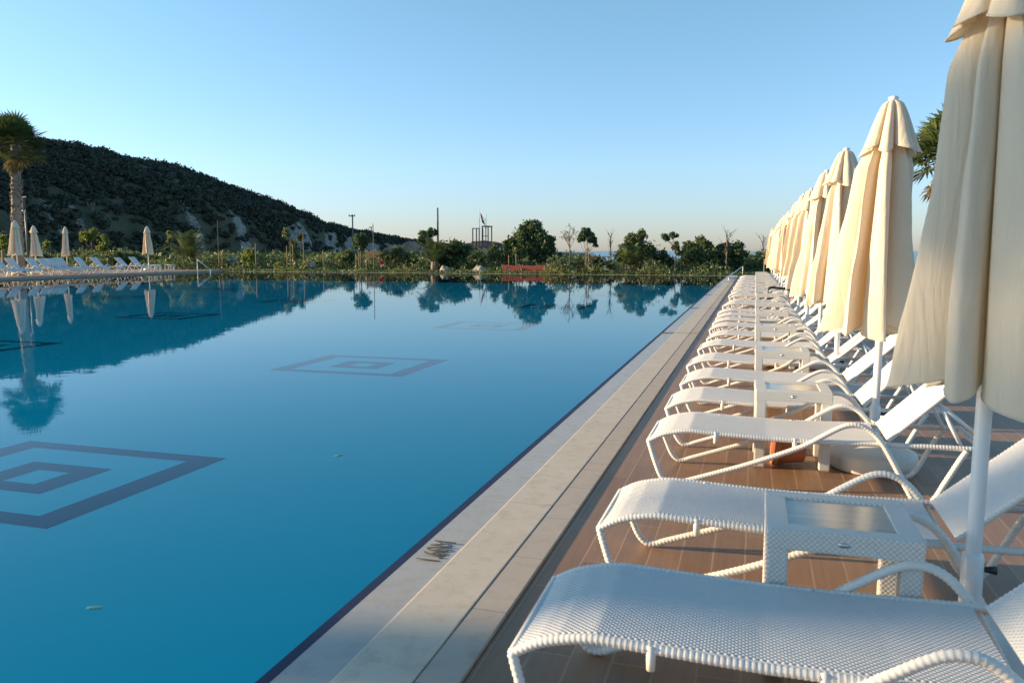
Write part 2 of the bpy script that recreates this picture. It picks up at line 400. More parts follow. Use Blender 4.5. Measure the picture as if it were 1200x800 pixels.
# ground sheet with a hole where the pool is
xs = np.unique(np.concatenate([np.linspace(-700, -110, 30), np.linspace(-110, PX0-.4, 36), np.linspace(PX0-.4, PX1+.3, 20), np.linspace(PX1+.3, 60, 40), np.linspace(60, 400, 20)]))
ys = np.unique(np.concatenate([np.linspace(-120, PY0-.5, 20), np.linspace(PY0-.5, PY1+.3, 30), np.linspace(PY1+.3, 110, 45), np.linspace(110, 700, 50)]))
GX, GY = np.meshgrid(xs, ys, indexing='ij')
def ground_z(x, y):
    x = np.asarray(x, float); y = np.asarray(y, float)
    z = np.full(np.broadcast(x, y).shape, -.03)
    away = np.clip((y-51)/6, 0, 1); z = z+away*.12
    z = z+away*.10*np.sin(x*.37+1.3)*np.sin(y*.29)
    left = np.clip((-46-x)/4, 0, 1); z = z+left*.25
    # the shore: land ends to the right of the garden and beyond it
    shore = 74+np.clip(-x-4, 0, 400)*1.9
    t = np.clip((y-shore)/34, 0, 1); z = z-t*t*(3-2*t)*14
    tr = np.clip((x-22)/20, 0, 1); z = z-tr*8
    return z
GZ = ground_z(GX, GY)
mb = MB(); nb = len(ys)
v = list(zip(GX.ravel(), GY.ravel(), GZ.ravel())); f = []
for i in range(len(xs)-1):
    for j in range(nb-1):
        cx, cy = (xs[i]+xs[i+1])/2, (ys[j]+ys[j+1])/2
        if PX0-.4 < cx < PX1+.3 and PY0-.5 < cy < PY1+.3: continue
        f.append((i*nb+j, (i+1)*nb+j, (i+1)*nb+j+1, i*nb+j+1))
mb.add(v, f); struct(mb.build('ground', M['ground']))
struct(sheet('sea', -9000, 26000, 60, 40000, -7.5, M['sea']))

# ------------------------------------------------------------------ hill
ridge_px = [(0, 165), (40, 170), (60, 173), (110, 181), (150, 190), (190, 206), (215, 219), (240, 235), (260, 242), (290, 249), (330, 257), (370, 266), (400, 273), (430, 280), (460, 286), (480, 290)]
RX = -160.0
ry = [on_x(px, py, RX) for px, py in ridge_px]
rY = np.array([20, 60, 95]+[p[1] for p in ry]+[420, 520]); rZ = np.array([4, 13, 22.5]+[p[2]-1.0-2.0*min(1, k_/8) for k_, p in enumerate(ry)]+[1.5, .5])
def vnoise(x, y, s, o=4):
    return noise.fractal(Vector((x*s, y*s, 3.7)), 1.0, 2.0, o)
hx = np.concatenate([np.linspace(-330, -200, 16, endpoint=False), np.linspace(-200, -88, 90)]); hy = np.linspace(20, 520, 230)
HX, HY = np.meshgrid(hx, hy, indexing='ij'); HZ = np.zeros_like(HX); RK = np.zeros_like(HX)
for i in range(HX.shape[0]):
    for j in range(HX.shape[1]):
        x, y = HX[i, j], HY[i, j]; hr = np.interp(y, rY, rZ)
        nx = vnoise(x, y, .02)*10
        u = (-x-100+nx*.6)/(60)
        if u <= 0: h = -1.5+u*3
        elif u < .10: h = -1.5+u/.10*(hr*.34+1.5)
        elif u < 1: q = (u-.10)/.90; h = hr*(.34+.66*(sin(q*pi/2)**.9))
        else: h = hr*max(0, 1-(u-1)*.12)
        h += vnoise(x, y, .05)*min(1, max(0, u)*3)*hr*.045+vnoise(x+50, y, .25, 3)*.35
        HZ[i, j] = h
        band = math.exp(-((u-.060)/.050)**2)*np.interp(y, [90, 140, 200, 330, 420], [.0, .22, .85, .9, .6])
        RK[i, j] = max(0, min(1, band*1.1+vnoise(y*1.5+x*.8, x*.25+y*.3, .16, 5)*.95))
mb = MB().grid(HX, HY, HZ); mb.f = [q[::-1] for q in mb.f]
hill = struct(mb.build('hill', M['hill']))
at = hill.data.attributes.new('rock', 'FLOAT', 'POINT'); at.data.foreach_set('value', RK.ravel().astype(np.float32))

def ico(sub):
    bm = bmesh.new(); bmesh.ops.create_icosphere(bm, subdivisions=sub, radius=1)
    V = np.array([v.co[:] for v in bm.verts]); F = np.array([[v.index for v in f.verts] for f in bm.faces]); bm.free(); return V, F
ICO2 = ico(2); ICO1 = ico(1)
def lumps(centres, radii, rough=.32, squash=.75, base=ICO2):
    V, F = base; n = len(centres)
    jit = 1+rough*(rng.random((n, len(V), 1))*2-1)
    sc = np.stack([radii*(.8+.5*rng.random(n)), radii*(.8+.5*rng.random(n)), radii*squash*(.7+.6*rng.random(n))], 1)
    A = V[None]*jit*sc[:, None]+np.asarray(centres)[:, None]
    FF = (F[None]+(np.arange(n)*len(V))[:, None, None]).reshape(-1, 3)
    return A.reshape(-1, 3), FF
# scrub on the hill: countless bushes
N = 17000
bi = rng.random((N, 2)); bx = -100-bi[:, 0]*78; by = 60+bi[:, 1]**1.1*380
from bisect import bisect
def hill_at(x, y, arr):
    i = min(max(bisect(hx, x)-1, 0), len(hx)-2); j = min(max(bisect(hy, y)-1, 0), len(hy)-2)
    tx = (x-hx[i])/(hx[i+1]-hx[i]); ty = (y-hy[j])/(hy[j+1]-hy[j])
    return (arr[i, j]*(1-tx)*(1-ty)+arr[i+1, j]*tx*(1-ty)+arr[i, j+1]*(1-tx)*ty+arr[i+1, j+1]*tx*ty)
cs = []; rs = []
for x, y in zip(bx, by):
    rk = hill_at(x, y, RK)
    if rk > .55 and random.random() < .80: continue
    if vnoise(x, y, .10) > .22 and random.random() < .7: continue
    d = random.random()
    r = .45+.75*d**2+(.35 if vnoise(x, y, .06) > .1 else 0)
    cs.append((x, y, hill_at(x, y, HZ)+r*.25)); rs.append(r)
def leafy(cs, rs, per, leaf):
    C = np.array(cs); Rr = np.array(rs); n = len(C); d = rng.normal(size=(n, per, 3)); d[..., 2] = np.abs(d[..., 2])*1.0-.15
    d /= np.linalg.norm(d, axis=2)[..., None]
    q = (.78+.34*rng.random((n, per, 1)))*(1+.25*np.sin(d[..., :1]*5+C[:, None, :1])*np.cos(d[..., 1:2]*5+C[:, None, 1:2]))
    P = (C[:, None]+d*q*Rr[:, None, None]*np.array([1.15, 1.15, .8])).reshape(-1, 3)
    s = np.repeat(leaf*(.6+.4*Rr), per); V, F = quads(P, 1.0)
    V = (V.reshape(-1, 4, 3)-P[:, None])*s[:, None, None]+P[:, None]
    return V.reshape(-1, 3), F
def scrub(name, cs, rs, mat, per, leaf):
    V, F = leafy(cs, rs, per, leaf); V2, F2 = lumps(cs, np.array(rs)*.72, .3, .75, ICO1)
    F2 = np.concatenate([F2, F2[:, 2:3]], 1)
    me = bpy.data.meshes.new(name); b = len(V)
    VV = np.concatenate([V, V2]); fl = np.concatenate([F.ravel(), (F2[:, :3]+b).ravel()]).astype(np.int32)
    tot = np.concatenate([np.full(len(F), 4), np.full(len(F2), 3)]).astype(np.int32); st = np.concatenate([[0], np.cumsum(tot)[:-1]]).astype(np.int32)
    me.vertices.add(len(VV)); me.vertices.foreach_set('co', VV.astype(np.float32).ravel()); me.loops.add(len(fl)); me.loops.foreach_set('vertex_index', fl)
    me.polygons.add(len(tot)); me.polygons.foreach_set('loop_start', st); me.polygons.foreach_set('loop_total', tot); me.update(calc_edges=True); me.materials.append(mat)
    o = bpy.data.objects.new(name, me); COL.objects.link(o); o['kind'] = 'stuff'; return o
def quads(P, size, up=.2):
    """random leaf quads (kite shaped) at points P"""
    n = len(P); d = rng.normal(size=(n, 3)); d[:, 2] += up; d /= np.linalg.norm(d, axis=1)[:, None]
    e = rng.normal(size=(n, 3)); e -= d*np.sum(d*e, 1)[:, None]; e /= np.linalg.norm(e, axis=1)[:, None]
    s = size*(.6+.8*rng.random(n))[:, None]
    V = np.stack([P-d*s, P+e*s*.45, P+d*s, P-e*s*.45], 1).reshape(-1, 3)
    return V, (np.arange(n)[:, None]*4+np.arange(4)[None])
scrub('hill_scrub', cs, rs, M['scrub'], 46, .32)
# dry scrub on the flat land between the garden and the hill
N = 5200; cs = []; rs = []
for k in range(N):
    y = 54+random.random()**1.4*170; x = -52-random.random()*52-(y-54)*.10
    if random.random() < .5: x = -48+random.random()*(44-0)-max(0, (y-60))*.62; y = min(y, 150)
    if y < 60 and x > -46: continue
    z = float(ground_z(x, y))
    if z < -1: continue
    r = .25+.75*random.random()**2; cs.append((x, y, z+r*.2)); rs.append(r)
scrub('dry_scrub', cs, rs, M['leaf_olive'], 40, .22)
# low headland and the orange earth mound far behind the tower
def mound(name, px, py_top, Y, half_px, mat, z0=-3, bumps=.25):
    P = on_y(px, py_top, Y); s = FPX/(P @ FW if False else (P-np.array([0, 0, CAMH])) @ FW); hw = half_px/s; top = P[2]
    a = np.linspace(-1, 1, 60); b = np.linspace(-1, 1, 24); A, B = np.meshgrid(a, b, indexing='ij')
    Z = z0+(top-z0)*np.clip(1-np.abs(A)**2.2, 0, 1)**.7*np.clip(1-np.abs(B)**2, 0, 1)**.7
    for i in range(60):
        for j in range(24): Z[i, j] += vnoise(a[i]*4+px, b[j]*3, 1.0)*bumps*(top-z0)*.25*(1-abs(b[j]))
    return struct(MB().grid(P[0]+A*hw, Y+B*hw*.6, Z).build(name, mat))
mound('headland', 566, 283, 330, 60, m_ground('headland_scrub', [(.02, .022, .016), (.035, .033, .022), (.07, .055, .04)], .05), -6)
mound('headland', 618, 290, 340, 50, bpy.data.materials['headland_scrub'], -6)
mound('earth_mound', 482, 283, 190, 22, m_ground('orange_earth', [(.16, .09, .06), (.30, .20, .14), (.42, .30, .22)], .3), -2)
mound('earth_mound', 655, 303, 68, 26, bpy.data.materials['dry_ground'], -.6, .6)

# ------------------------------------------------------------------ sun loungers
W = .565                                              # width over the rails
rail_pts = [(-.618, .283), (-.585, .302), (-.54, .325), (-.48, .344), (-.37, .363), (-.19, .358), (.10, .348), (.45, .350), (.75, .358), (1.0, .362), (1.29, .366)]
rail_z = lambda x: float(np.interp(x, [p[0] for p in rail_pts], [p[1] for p in rail_pts]))
HX0 = .785; TILT = radians(44); BL = .70             # hinge, tilt and length of the backrest
def weave_sheet(path, y0, y1, p=.0098, amp=.0026, th=.010):
    """a woven sheet along a list of (x,z), straps alternating over and under"""
    P = np.array(path); L = np.concatenate([[0], np.cumsum(np.hypot(*np.diff(P, axis=0).T))])
    n = int(L[-1]/(p/3)); m = int((y1-y0)/(p/3)); d = np.linspace(0, L[-1], n); X = np.interp(d, L, P[:, 0]); Z = np.interp(d, L, P[:, 1])
    for _ in range(6):
        Z[1:-1] = (Z[:-2]+2*Z[1:-1]+Z[2:])/4; X[1:-1] = (X[:-2]+2*X[1:-1]+X[2:])/4
    tx = np.gradient(X); tz = np.gradient(Z); l = np.hypot(tx, tz); nx, nz = -tz/l, tx/l
    yy = np.linspace(y0, y1, m); h = amp*np.sin(pi*d/p)[:, None]*np.sin(pi*(yy-y0)/p)[None]
    edge = np.minimum(yy-y0, y1-yy); drop = -.016*np.clip(1-edge/.018, 0, 1)**2
    sag = -.006*np.sin(pi*(yy-y0)/(y1-y0))
    off = h+drop[None]+sag[None]+.012
    mb = MB(); Y = np.broadcast_to(yy, h.shape)
    mb.grid(X[:, None]+nx[:, None]*off, Y, Z[:, None]+nz[:, None]*off); mb.f = [q[::-1] for q in mb.f]
    k = 12; Xs, Zs = X[::k], Z[::k]; ys2 = np.array([y0+.01, (y0+y1)/2, y1-.01]); n3 = -th+.004+np.array([0, -.006, 0])
    a = len(mb.v)
    g = MB().grid(Xs[:, None]+nx[::k][:, None]*n3, np.broadcast_to(ys2, (len(Xs), 3)), Zs[:, None]+nz[::k][:, None]*n3)
    mb.add(g.v, g.f); return mb
ridge = lambda per, a: (lambda d: a*(sin(2*pi*d/per)))
def make_lounger():
    root = empty('sun_lounger')
    pth = [q for q in rail_pts if q[0] <= .45]+[(.755, .358)]
    weave_sheet(pth, .010, W-.010).build('seat', M['weave'], root)
    bd = (cos(TILT), sin(TILT)); b0 = (HX0+.01, .372)
    weave_sheet([(b0[0]+bd[0]*t, b0[1]+bd[1]*t) for t in np.linspace(0, BL, 12)], .035, W-.035).build('backrest', M['weave'], root)
    bf = MB()
    for y in (.045, W-.045): bf.tube([(b0[0]+bd[0]*t, y, b0[1]+bd[1]*t) for t in (0, BL*.5, BL)], .014, 8, .0056, ridge(.0170, .0018))
    bf.tube([(b0[0]+bd[0]*BL, .045, b0[1]+bd[1]*BL), (b0[0]+bd[0]*BL, W-.045, b0[1]+bd[1]*BL)], .014, 8)
    bf.build('backrest_frame', M['wicker'], root)
    for y in (0, W):
        MB().tube([(x, y, z) for x, z in rail_pts], .0155, 8, .0056, ridge(.0170, .0016)).build('side_rail', M['wicker'], root)
        yo = -.026 if y == 0 else W+.026
        pts = [(-.618, y, .283), (-.60, (y+yo)/2, .235), (-.565, yo, .14), (-.53, yo, .062), (-.49, yo, .022), (-.44, yo, .020), (-.39, yo, .040), (-.20, yo, .108), (.012, yo, .187), (.30, yo, .312), (.42, yo, .385), (.50, yo, .436), (.565, yo, .466), (.63, yo, .468), (.69, yo, .440), (.745, yo, .385), (.79, yo, .315), (.85, yo, .205), (.905, yo, .100), (.95, yo, .032), (1.0, yo, .020), (1.05, yo, .06), (1.10, yo, .16), (1.17, yo, .30), (1.205, (y+yo)/2, .352)]
        MB().tube(pts, .0165, 8, .0062, ridge(.0186, .0016)).build('arm_frame', M['wicker'], root)
    MB().tube([(-.618, 0, .283), (-.618, W, .283)], .0165, 8, .0062, ridge(.0186, .0014)).build('foot_bar', M['wicker'], root)
    MB().tube([(1.29, 0, .366), (1.29, W, .366)], .0155, 8, .0062, ridge(.0186, .0014)).build('head_bar', M['wicker'], root)
    for x in (-.20, .27):
        z = rail_z(x)-.028
        b = MB().tube([(x, .02, z), (x, W-.02, z)], .011, 8)
        for y in (0, W): b.tube([(x, y-.003, rail_z(x)+.012), (x, y-.003, z-.034)], [.015, .013], 8, smooth=False)
        b.build('stretcher', M['wicker'], root)
    st = MB(); tp = (b0[0]+bd[0]*.36, b0[1]+bd[1]*.36-.02)
    for y in (.09, W-.09):
        st.tube([(tp[0], y, tp[1]), (tp[0]+.20, y, tp[1]-.16)], .011, 8)
    st.tube([(tp[0]+.20, .09, tp[1]-.16), (tp[0]+.20, W-.09, tp[1]-.16)], .010, 8)
    st.build('support_strut', M['pole'], root)
    for y in (.06, W-.06):
        MB().tube([(tp[0]+.03, y, tp[1]-.03), (1.19, y, .365)], .011, 8, smooth=False).build('ratchet', M['pole'], root)
    return root
lounger0 = make_lounger()
used = [False]
def place_lounger(x, y, z, rz, label, group, sc=1.0):
    o = lounger0 if not used[0] else copy_tree(lounger0)
    used[0] = True
    o.location = (x, y, z); o.rotation_euler = (0, 0, rz); o.scale = (sc,)*3
    dl = radians(random.uniform(-4, 4)); h = Vector((HX0, 0, .36))
    for ch in o.children:
        if ch.name.split('.')[0] in ('backrest', 'backrest_frame', 'support_strut'): ch.matrix_basis = Matrix.Translation(h) @ Matrix.Rotation(dl, 4, 'Y') @ Matrix.Translation(-h)
    tag(o, label, 'sun lounger', group); return o
ORD = ['first', 'second', 'third', 'fourth', 'fifth', 'sixth', 'seventh', 'eighth', 'ninth', 'tenth', 'eleventh', 'twelfth', 'thirteenth', 'fourteenth', 'fifteenth', 'sixteenth', 'seventeenth', 'eighteenth', 'nineteenth', 'twentieth', 'twenty-first', 'twenty-second', 'twenty-third', 'twenty-fourth', 'twenty-fifth', 'twenty-sixth', 'twenty-seventh', 'twenty-eighth', 'twenty-ninth', 'thirtieth']
LY = [2.21, 3.365, 5.075, 6.175, 7.32, 8.51, 9.97, 11.23, 12.56, 13.62, 14.68, 15.78, 17.85, 18.95, 21.1, 22.2, 23.7, 24.8, 26.4, 27.5, 29.1, 30.2, 31.8, 32.9, 34.5, 35.6, 37.2, 38.3]
for i, y in enumerate(LY):
    lab = 'white woven sun lounger nearest the camera, half in shade' if i == 0 else '%s white woven sun lounger from the camera in the right poolside row' % ORD[i]
    place_lounger(random.uniform(-.03, .03) if i > 3 else (-.05 if i == 0 else 0), y, 0, radians(random.uniform(-2, 2) if i > 2 else random.uniform(-.5, .5)), lab, 'white woven loungers along the right pool edge')

# ------------------------------------------------------------------ side tables
def woven_box(mb, x0, x1, y0, y1, z0, z1, sides=True):
    mb.box(x0, x1, y0, y1, z0, z1, .008)
def m_woven_table():
    t = NT('woven_table_wicker'); co = t.coord()
    sp = t.n('ShaderNodeSeparateXYZ'); t.l(co, sp.inputs[0])
    def s(sock, k):
        m = t.n('ShaderNodeMath', operation='MULTIPLY'); m.inputs[1].default_value = k; t.l(sock, m.inputs[0])
        q = t.n('ShaderNodeMath', operation='SINE'); t.l(m.outputs[0], q.inputs[0]); return q.outputs[0]
    sm = t.n('ShaderNodeMath', operation='ADD'); t.l(sp.outputs[0], sm.inputs[0]); t.l(sp.outputs[1], sm.inputs[1])
    a = s(sm.outputs[0], pi/.0095); b = s(sp.outputs[2], pi/.0095)
    m = t.n('ShaderNodeMath', operation='MULTIPLY'); t.l(a, m.inputs[0]); t.l(b, m.inputs[1])
    nm = t.bump(m.outputs[0], .28, .004)
    col = t.ramp(m.outputs[0], [(0, (.52, .50, .45)), (.2, (.66, .64, .60)), (1, (.69, .67, .63))])
    return t.done(t.pbsdf(col, .45, nm))
M['woven_table'] = m_woven_table()
TW, TD, TH = .50, .47, .55
def make_table():
    root = empty('side_table')
    fr = MB(); b = .075
    fr.box(0, TW, 0, b, TH-.072, TH, .008); fr.box(0, TW, TD-b, TD, TH-.072, TH, .008)
    fr.box(0, b, b-.006, TD-b+.006, TH-.070, TH-.002, .004); fr.box(TW-b, TW, b-.006, TD-b+.006, TH-.070, TH-.002, .004)
    fr.build('table_frame', M['woven_table'], root, smooth=False)
    MB().box(b-.01, TW-b+.01, b-.01, TD-b+.01, TH-.020, TH-.008).build('glass_top', M['glass_top'], root, smooth=False)
    for x in (.003, TW-.073):
        for y in (.003, TD-.073):
            MB().box(x, x+.07, y, y+.07, .012, TH-.067, .008).build('leg', M['woven_table'], root, smooth=False)
    bd = MB().lathe([(.0, -.004), (.019, -.004), (.019, .0), (.0, .0)], 16)
    bd.v = [(x*1.0+.25, .0015+z*.5, y*.5+TH-.036) for x, y, z in bd.v]
    bd.build('badge', M['steel'], root)
    return root
table0 = make_table()
TY = [2.80, 5.66, 7.94, 10.57, 13.14, 15.27, 18.45, 21.68, 24.29, 27.0, 29.7, 32.4, 35.1, 37.8]
for i, y in enumerate(TY):
    o = table0 if i == 0 else copy_tree(table0)
    o.location = (.07-.03*(i > 0)+random.uniform(-.01, .01), y, 0); o.rotation_euler = (0, 0, radians(random.uniform(-1, 1)))
    lab = 'white wicker side table nearest the camera, ribbed glass top in shade' if i == 0 else '%s white wicker side table from the camera between the right loungers' % ORD[i]
    tag(o, lab, 'side table', 'white wicker tables between the right loungers')

# ------------------------------------------------------------------ umbrellas
def canopy_mesh(seed, nz=56, per=20, vent=False, lean=0.0, z1=1.02, wide=1.0):
    r = random.Random(seed); K = 8; sw = r.uniform(.35, .75)
    pet = [dict(L=r.uniform(.74, 1.2), B=r.uniform(.55, 1.35), tw=r.uniform(-.35, .45), dz=r.uniform(-.10, .04), pt=r.uniform(.3, 1.0), ph=r.uniform(0, 6.28)) for _ in range(K)]
    Z0, Z1 = (2.50, 2.20) if vent else (2.40, z1)
    V = []
    for i in range(nz):
        v = i/(nz-1)
        for k in range(K):
            p = pet[k]; a0 = 2*pi*k/K
            for j in range(per):
                u = j/per
                if vent:
                    rin = .034+.052*v**.8; L = (.012+.086*v**.8)*(.5+.5*p['L']); B = (.010+.036*v)*p['B']
                    tw = p['tw']*.5
                else:
                    rin = .026+.016*v; L = (.022+.098*min(1, v*4)+.150*v**1.15)*p['L']; B = (.010+.026*min(1, v*4)+.036*v)*p['B']
                    tw = (p['tw']+sw)*(.35+.65*v)
                    L *= 1+.08*sin(v*5+p['ph'])*v
                q0 = 1-sqrt((2*u-1)**2+.006)+.03; s = max(0, min(1, q0))
                rho = rin+L*(wide if not vent else 1)*s**(.8 if vent else .75+.25*p['pt'])
                c = 2*rin*sin(pi/K); tau = (u-.5)*c+B*(.75 if vent else .55)*sin(2*pi*(u-.5))
                am = a0+pi/K+tw*(rho-rin)/max(L, .01)*1.0
                x = rho*cos(am)-tau*sin(am); y = rho*sin(am)+tau*cos(am)
                z = Z0+(Z1-Z0)*v
                if vent:
                    z += v**3*(-.050*s+.4*p['dz']+.012); q = v**6; x *= 1+.14*q*s; y *= 1+.14*q*s
                    if v < .12: z -= (.12-v)*.15
                else:
                    e = v**5; z += e*(p['dz']-.030*s+.045*(1-s))
                    wr = noise.noise(Vector((x*9+seed, y*9, z*3.2)))*.011*(.3+v); x += wr*cos(am); y += wr*sin(am)
                    wr = noise.noise(Vector((x*22+seed, y*22, z*5)))*.004; x += wr*cos(am); y += wr*sin(am)
                if not vent:
                        f3 = (.003+.007*v)*sin(2*pi*1.5*u+p['ph']+v*2.3)*s; x += f3*cos(am)*.6-f3*sin(am)*.8; y += f3*sin(am)*.6+f3*cos(am)*.8
                        wr = noise.noise(Vector((x*30+seed, y*30, z*1.6)))*.009*(.4+v); x += wr*cos(am); y += wr*sin(am)
                        x += lean*v
                V.append((x, y, z))
    n = K*per; F = []
    for i in range(nz-1):
        for j in range(n): F.append((i*n+j, i*n+(j+1) % n, (i+1)*n+(j+1) % n, (i+1)*n+j))
    mb = MB(); mb.add(V, [q[::-1] for q in F]); ring = V[-n:]+[V[-n]]; mb.tube(ring, .0035, 5, smooth=False, caps=False)
    if vent: mb.add([(0, 0, Z0+.006)]+V[:n], [(0, 1+j, 1+(j+1) % n) for j in range(n)])
    return mb
def make_umbrella(seed, hi=False, lean=-.06, z1=1.02, wide=1.0):
    root = empty('closed_umbrella')
    o = MB().tube([(0, 0, .1), (0, 0, 2.46)], .0255, 20, smooth=False).build('pole', M['pole'], root); sharp(o)
    o = MB().lathe([(.034, .12), (.036, .16), (.036, .42), (.030, .435), (.0, .44)], 20).build('pole_sleeve', M['pole'], root)
    MB().tube([(.03, 0, .38), (.075, 0, .38)], [.009, .016], 8, smooth=False).build('clamp_knob', M['black'], root)
    MB().lathe([(0, .003), (.275, .003), (.285, .012), (.287, .095), (.280, .118), (.20, .142), (.06, .158), (.045, .165), (.0, .165)], 40).build('base', M['base'], root)
    c = canopy_mesh(seed, 110 if hi else 60, 40 if hi else 30, False, lean, z1, wide).build('canopy', M['canopy'], root)
    v = canopy_mesh(seed+50, 40 if hi else 22, 26 if hi else 16, True).build('vent_cap', M['canopy'], root)
    hem = MB()
    o = MB().lathe([(.030, 2.490), (.034, 2.503), (.028, 2.512), (.012, 2.518), (.0, 2.520)], 16).build('finial', M['pole'], root)
    return root
protos = [make_umbrella(3, True, .02, 1.0, .97), make_umbrella(8), make_umbrella(15), make_umbrella(21), make_umbrella(33), make_umbrella(47), make_umbrella(58)]
UY = [3.05, 5.93, 8.68, 10.95, 13.5, 15.75, 18.55, 21.6, 24.4, 27.2, 29.9, 32.6, 35.3, 38.0]
UX = [.765, .83, .83, .83, .83, .80, .83, .80, .78, .8, .8, .8, .78, .75]
for i, (x, y) in enumerate(zip(UX, UY)):
    o = protos[i] if i < 7 else copy_tree(protos[1+(i*5 % 6)])
    o.location = (x, y, 0); o.rotation_euler = (radians(random.uniform(-.6, .6)), radians(random.uniform(-.6, .6)), random.uniform(-.5, .5) if i > 1 else 0)
    if i == 0: o.scale = (1, 1, 1.03)
    if i > 3: s = random.uniform(.96, 1.02); o.scale = (1, 1, s)
    lab = 'closed cream umbrella nearest the camera, largest in the picture' if i == 0 else '%s closed cream umbrella from the camera in the right row' % ORD[i]
    tag(o, lab, 'umbrella', 'closed cream umbrellas along the right loungers')

# ------------------------------------------------------------------ pots, chair, cloth, leaves, depth mark
def make_pot():
    return MB().lathe([(0, .215), (.072, .215), (.078, .21), (.112, .045), (.112, .040), (.130, .038), (.134, .030), (.134, .004), (.130, 0), (.118, 0), (.114, .006), (.104, .05), (.070, .195), (0, .2)], 32, axis='x')
for x, y, lab in ((.165, 5.82, 'terracotta pot lying on its side under the second table'), (.16, 8.12, 'terracotta pot lying under the third table'), (.18, 10.78, 'terracotta pot lying under the fourth table from the camera')):
    o = make_pot().build('flower_pot', M['terracotta'], loc=(x, y, .125)); o.rotation_euler = (0, radians(6), radians(random.uniform(-8, 8)))
    tag(o, lab, 'pot', 'terracotta pots under the tables')
def make_chair(x, y):
    r = empty('armchair', (x, y, 0), 0)
    MB().box(.02, .50, .03, .53, .36, .41, .012).build('seat', M['black'], r)
    b = MB().box(-.02, .02, .03, .53, 0, .46, .012); b.v = [(.50+px+pz*.34, py, .40+pz) for px, py, pz in b.v]; b.build('backrest', M['black'], r)
    for yy in (.0, .56):
        MB().tube([(.03, yy, 0), (.02, yy, .35), (.025, yy, .54), (.05, yy, .605), (.11, yy, .625), (.20, yy, .62), (.58, yy, .575)], .017, 8, .02).build('armrest', M['black'], r)
        MB().tube([(.56, yy, 0), (.52, yy, .38)], .016, 8).build('rear_leg', M['black'], r)
    tag(r, 'black armchair standing among the white loungers facing the pool', 'chair'); return r
make_chair(.30, 19.9)
cl = MB(); U, Vv = np.meshgrid(np.linspace(0, 1, 14), np.linspace(0, 1, 10), indexing='ij')
cl.grid(.80+.12*Vv+.015*np.sin(U*14), 19.62+.22*U, .22+.36*Vv+.01*np.sin(U*9)); o = cl.build('red_towel', M['red_cloth'])
sm = o.modifiers.new('thick', 'SOLIDIFY'); sm.thickness = .02
tag(o, 'small red towel hanging behind the black armchair', 'towel')
for x, y, s, rz, lab in ((-2.635, 2.575, .05, .4, 'pale green leaf floating on the pool near the camera'), (-2.90, 5.14, .055, 1.1, 'small pale leaf floating on the pool farther out')):
    a = np.linspace(0, 2*pi, 18, endpoint=False); rr = .5+.18*np.cos(2*a)+.06*np.cos(5*a)
    v = [(0, 0, .006)]+[(s*r*cos(t), s*.7*r*sin(t), .002) for r, t in zip(rr, a)]
    mb = MB(); mb.add(v+[(p[0], p[1], p[2]-.004) for p in v], [(0, 1+i, 1+(i+1) % 18) for i in range(18)]+[(19, 20+(i+1) % 18, 20+i) for i in range(18)])
    o = mb.build('floating_leaf', M['leaf_float'], loc=(x, y, -.002)); o.rotation_euler = (0, 0, rz); tag(o, lab, 'leaf', 'leaves floating on the pool')
tc = bpy.data.curves.new('depth_mark', 'FONT'); tc.body = '1,60M'; tc.size = .175; tc.extrude = .0015; tc.align_x = 'LEFT'
to = bpy.data.objects.new('depth_mark_tmp', tc); COL.objects.link(to)
bpy.context.view_layer.update()
me = bpy.data.meshes.new_from_object(to.evaluated_get(bpy.context.evaluated_depsgraph_get())); bpy.data.objects.remove(to)
me.materials.append(M['ink']); o = bpy.data.objects.new('depth_mark', me); COL.objects.link(o)
o.location = (-1.415, 3.42, .0090); o.rotation_euler = (0, radians(-1.7), pi/2); o.scale = (.62, 1, 1)
tag(o, 'dark depth figures 1,60M set into the overflow edge', 'depth mark')

# handrails
def rail(name, pts_rail, posts, mat, label):
    r = empty(name, posts[0][0]); ox, oy, oz = posts[0][0]
    sh = lambda p: (p[0]-ox, p[1]-oy, p[2]-oz)
    MB().tube([sh(p) for p in pts_rail], .024, 8, smooth=False).build('top_rail', mat, r)
    for a, b in posts: MB().tube([sh(a), sh(b)], .024, 8, smooth=False).build('post', mat, r)
    tag(r, label, 'handrail', 'pool handrails'); return r
a = on_y(854, 324, 42); b = on_y(870.6, 312, 50.6); c = on_y(847, 329, 39.5)
rail('handrail', [(c[0], c[1], .0), tuple(a), tuple(b)], [((a[0], a[1], -.1), tuple(a)), ((b[0], b[1], -.02), tuple(b))], M['pole'], 'white sloping handrail at the far right corner of the pool')
a = on_y(231, 304, 46.5); b = on_y(246.5, 316, 46.7)
rail('handrail', [tuple(a), tuple(b)], [((a[0], a[1], -.5), tuple(a)), ((b[0], b[1], -.5), tuple(b))], M['pole'], 'pale handrail descending into the pool near the left bank')

# ------------------------------------------------------------------ left bank
BZ = .11
for i, (px, py) in enumerate([(-14, 303), (0, 303), (16, 300.6), (40, 300), (53, 300), (64, 302), (73, 300), (96, 301), (115, 301), (143, 301), (159, 301)]):
    t = on_x(px, py, -40.35)
    place_lounger(-38.95, t[1], BZ, radians(180+random.uniform(-4, 4)), ('%s white lounger from the left on the far bank, back raised, in blue shade' % ORD[i-1]) if i else 'white lounger on the far bank, cut by the left picture edge', 'white loungers on the far left bank', 1.12)
for i, (px, Yl) in enumerate([(180, 48.3), (199, 49.4)]):
    pass
def make_bank_table(x, y, lab):
    o = copy_tree(table0); o.location = (x, y, BZ); o.rotation_euler = (0, 0, .1); o.scale = (1, 1, .8); tag(o, lab, 'side table', 'low tables on the far left bank')
t = on_x(186, 309, -40.2); make_bank_table(-40.4, t[1]-.6, 'low white table right of the last lounger on the far bank')
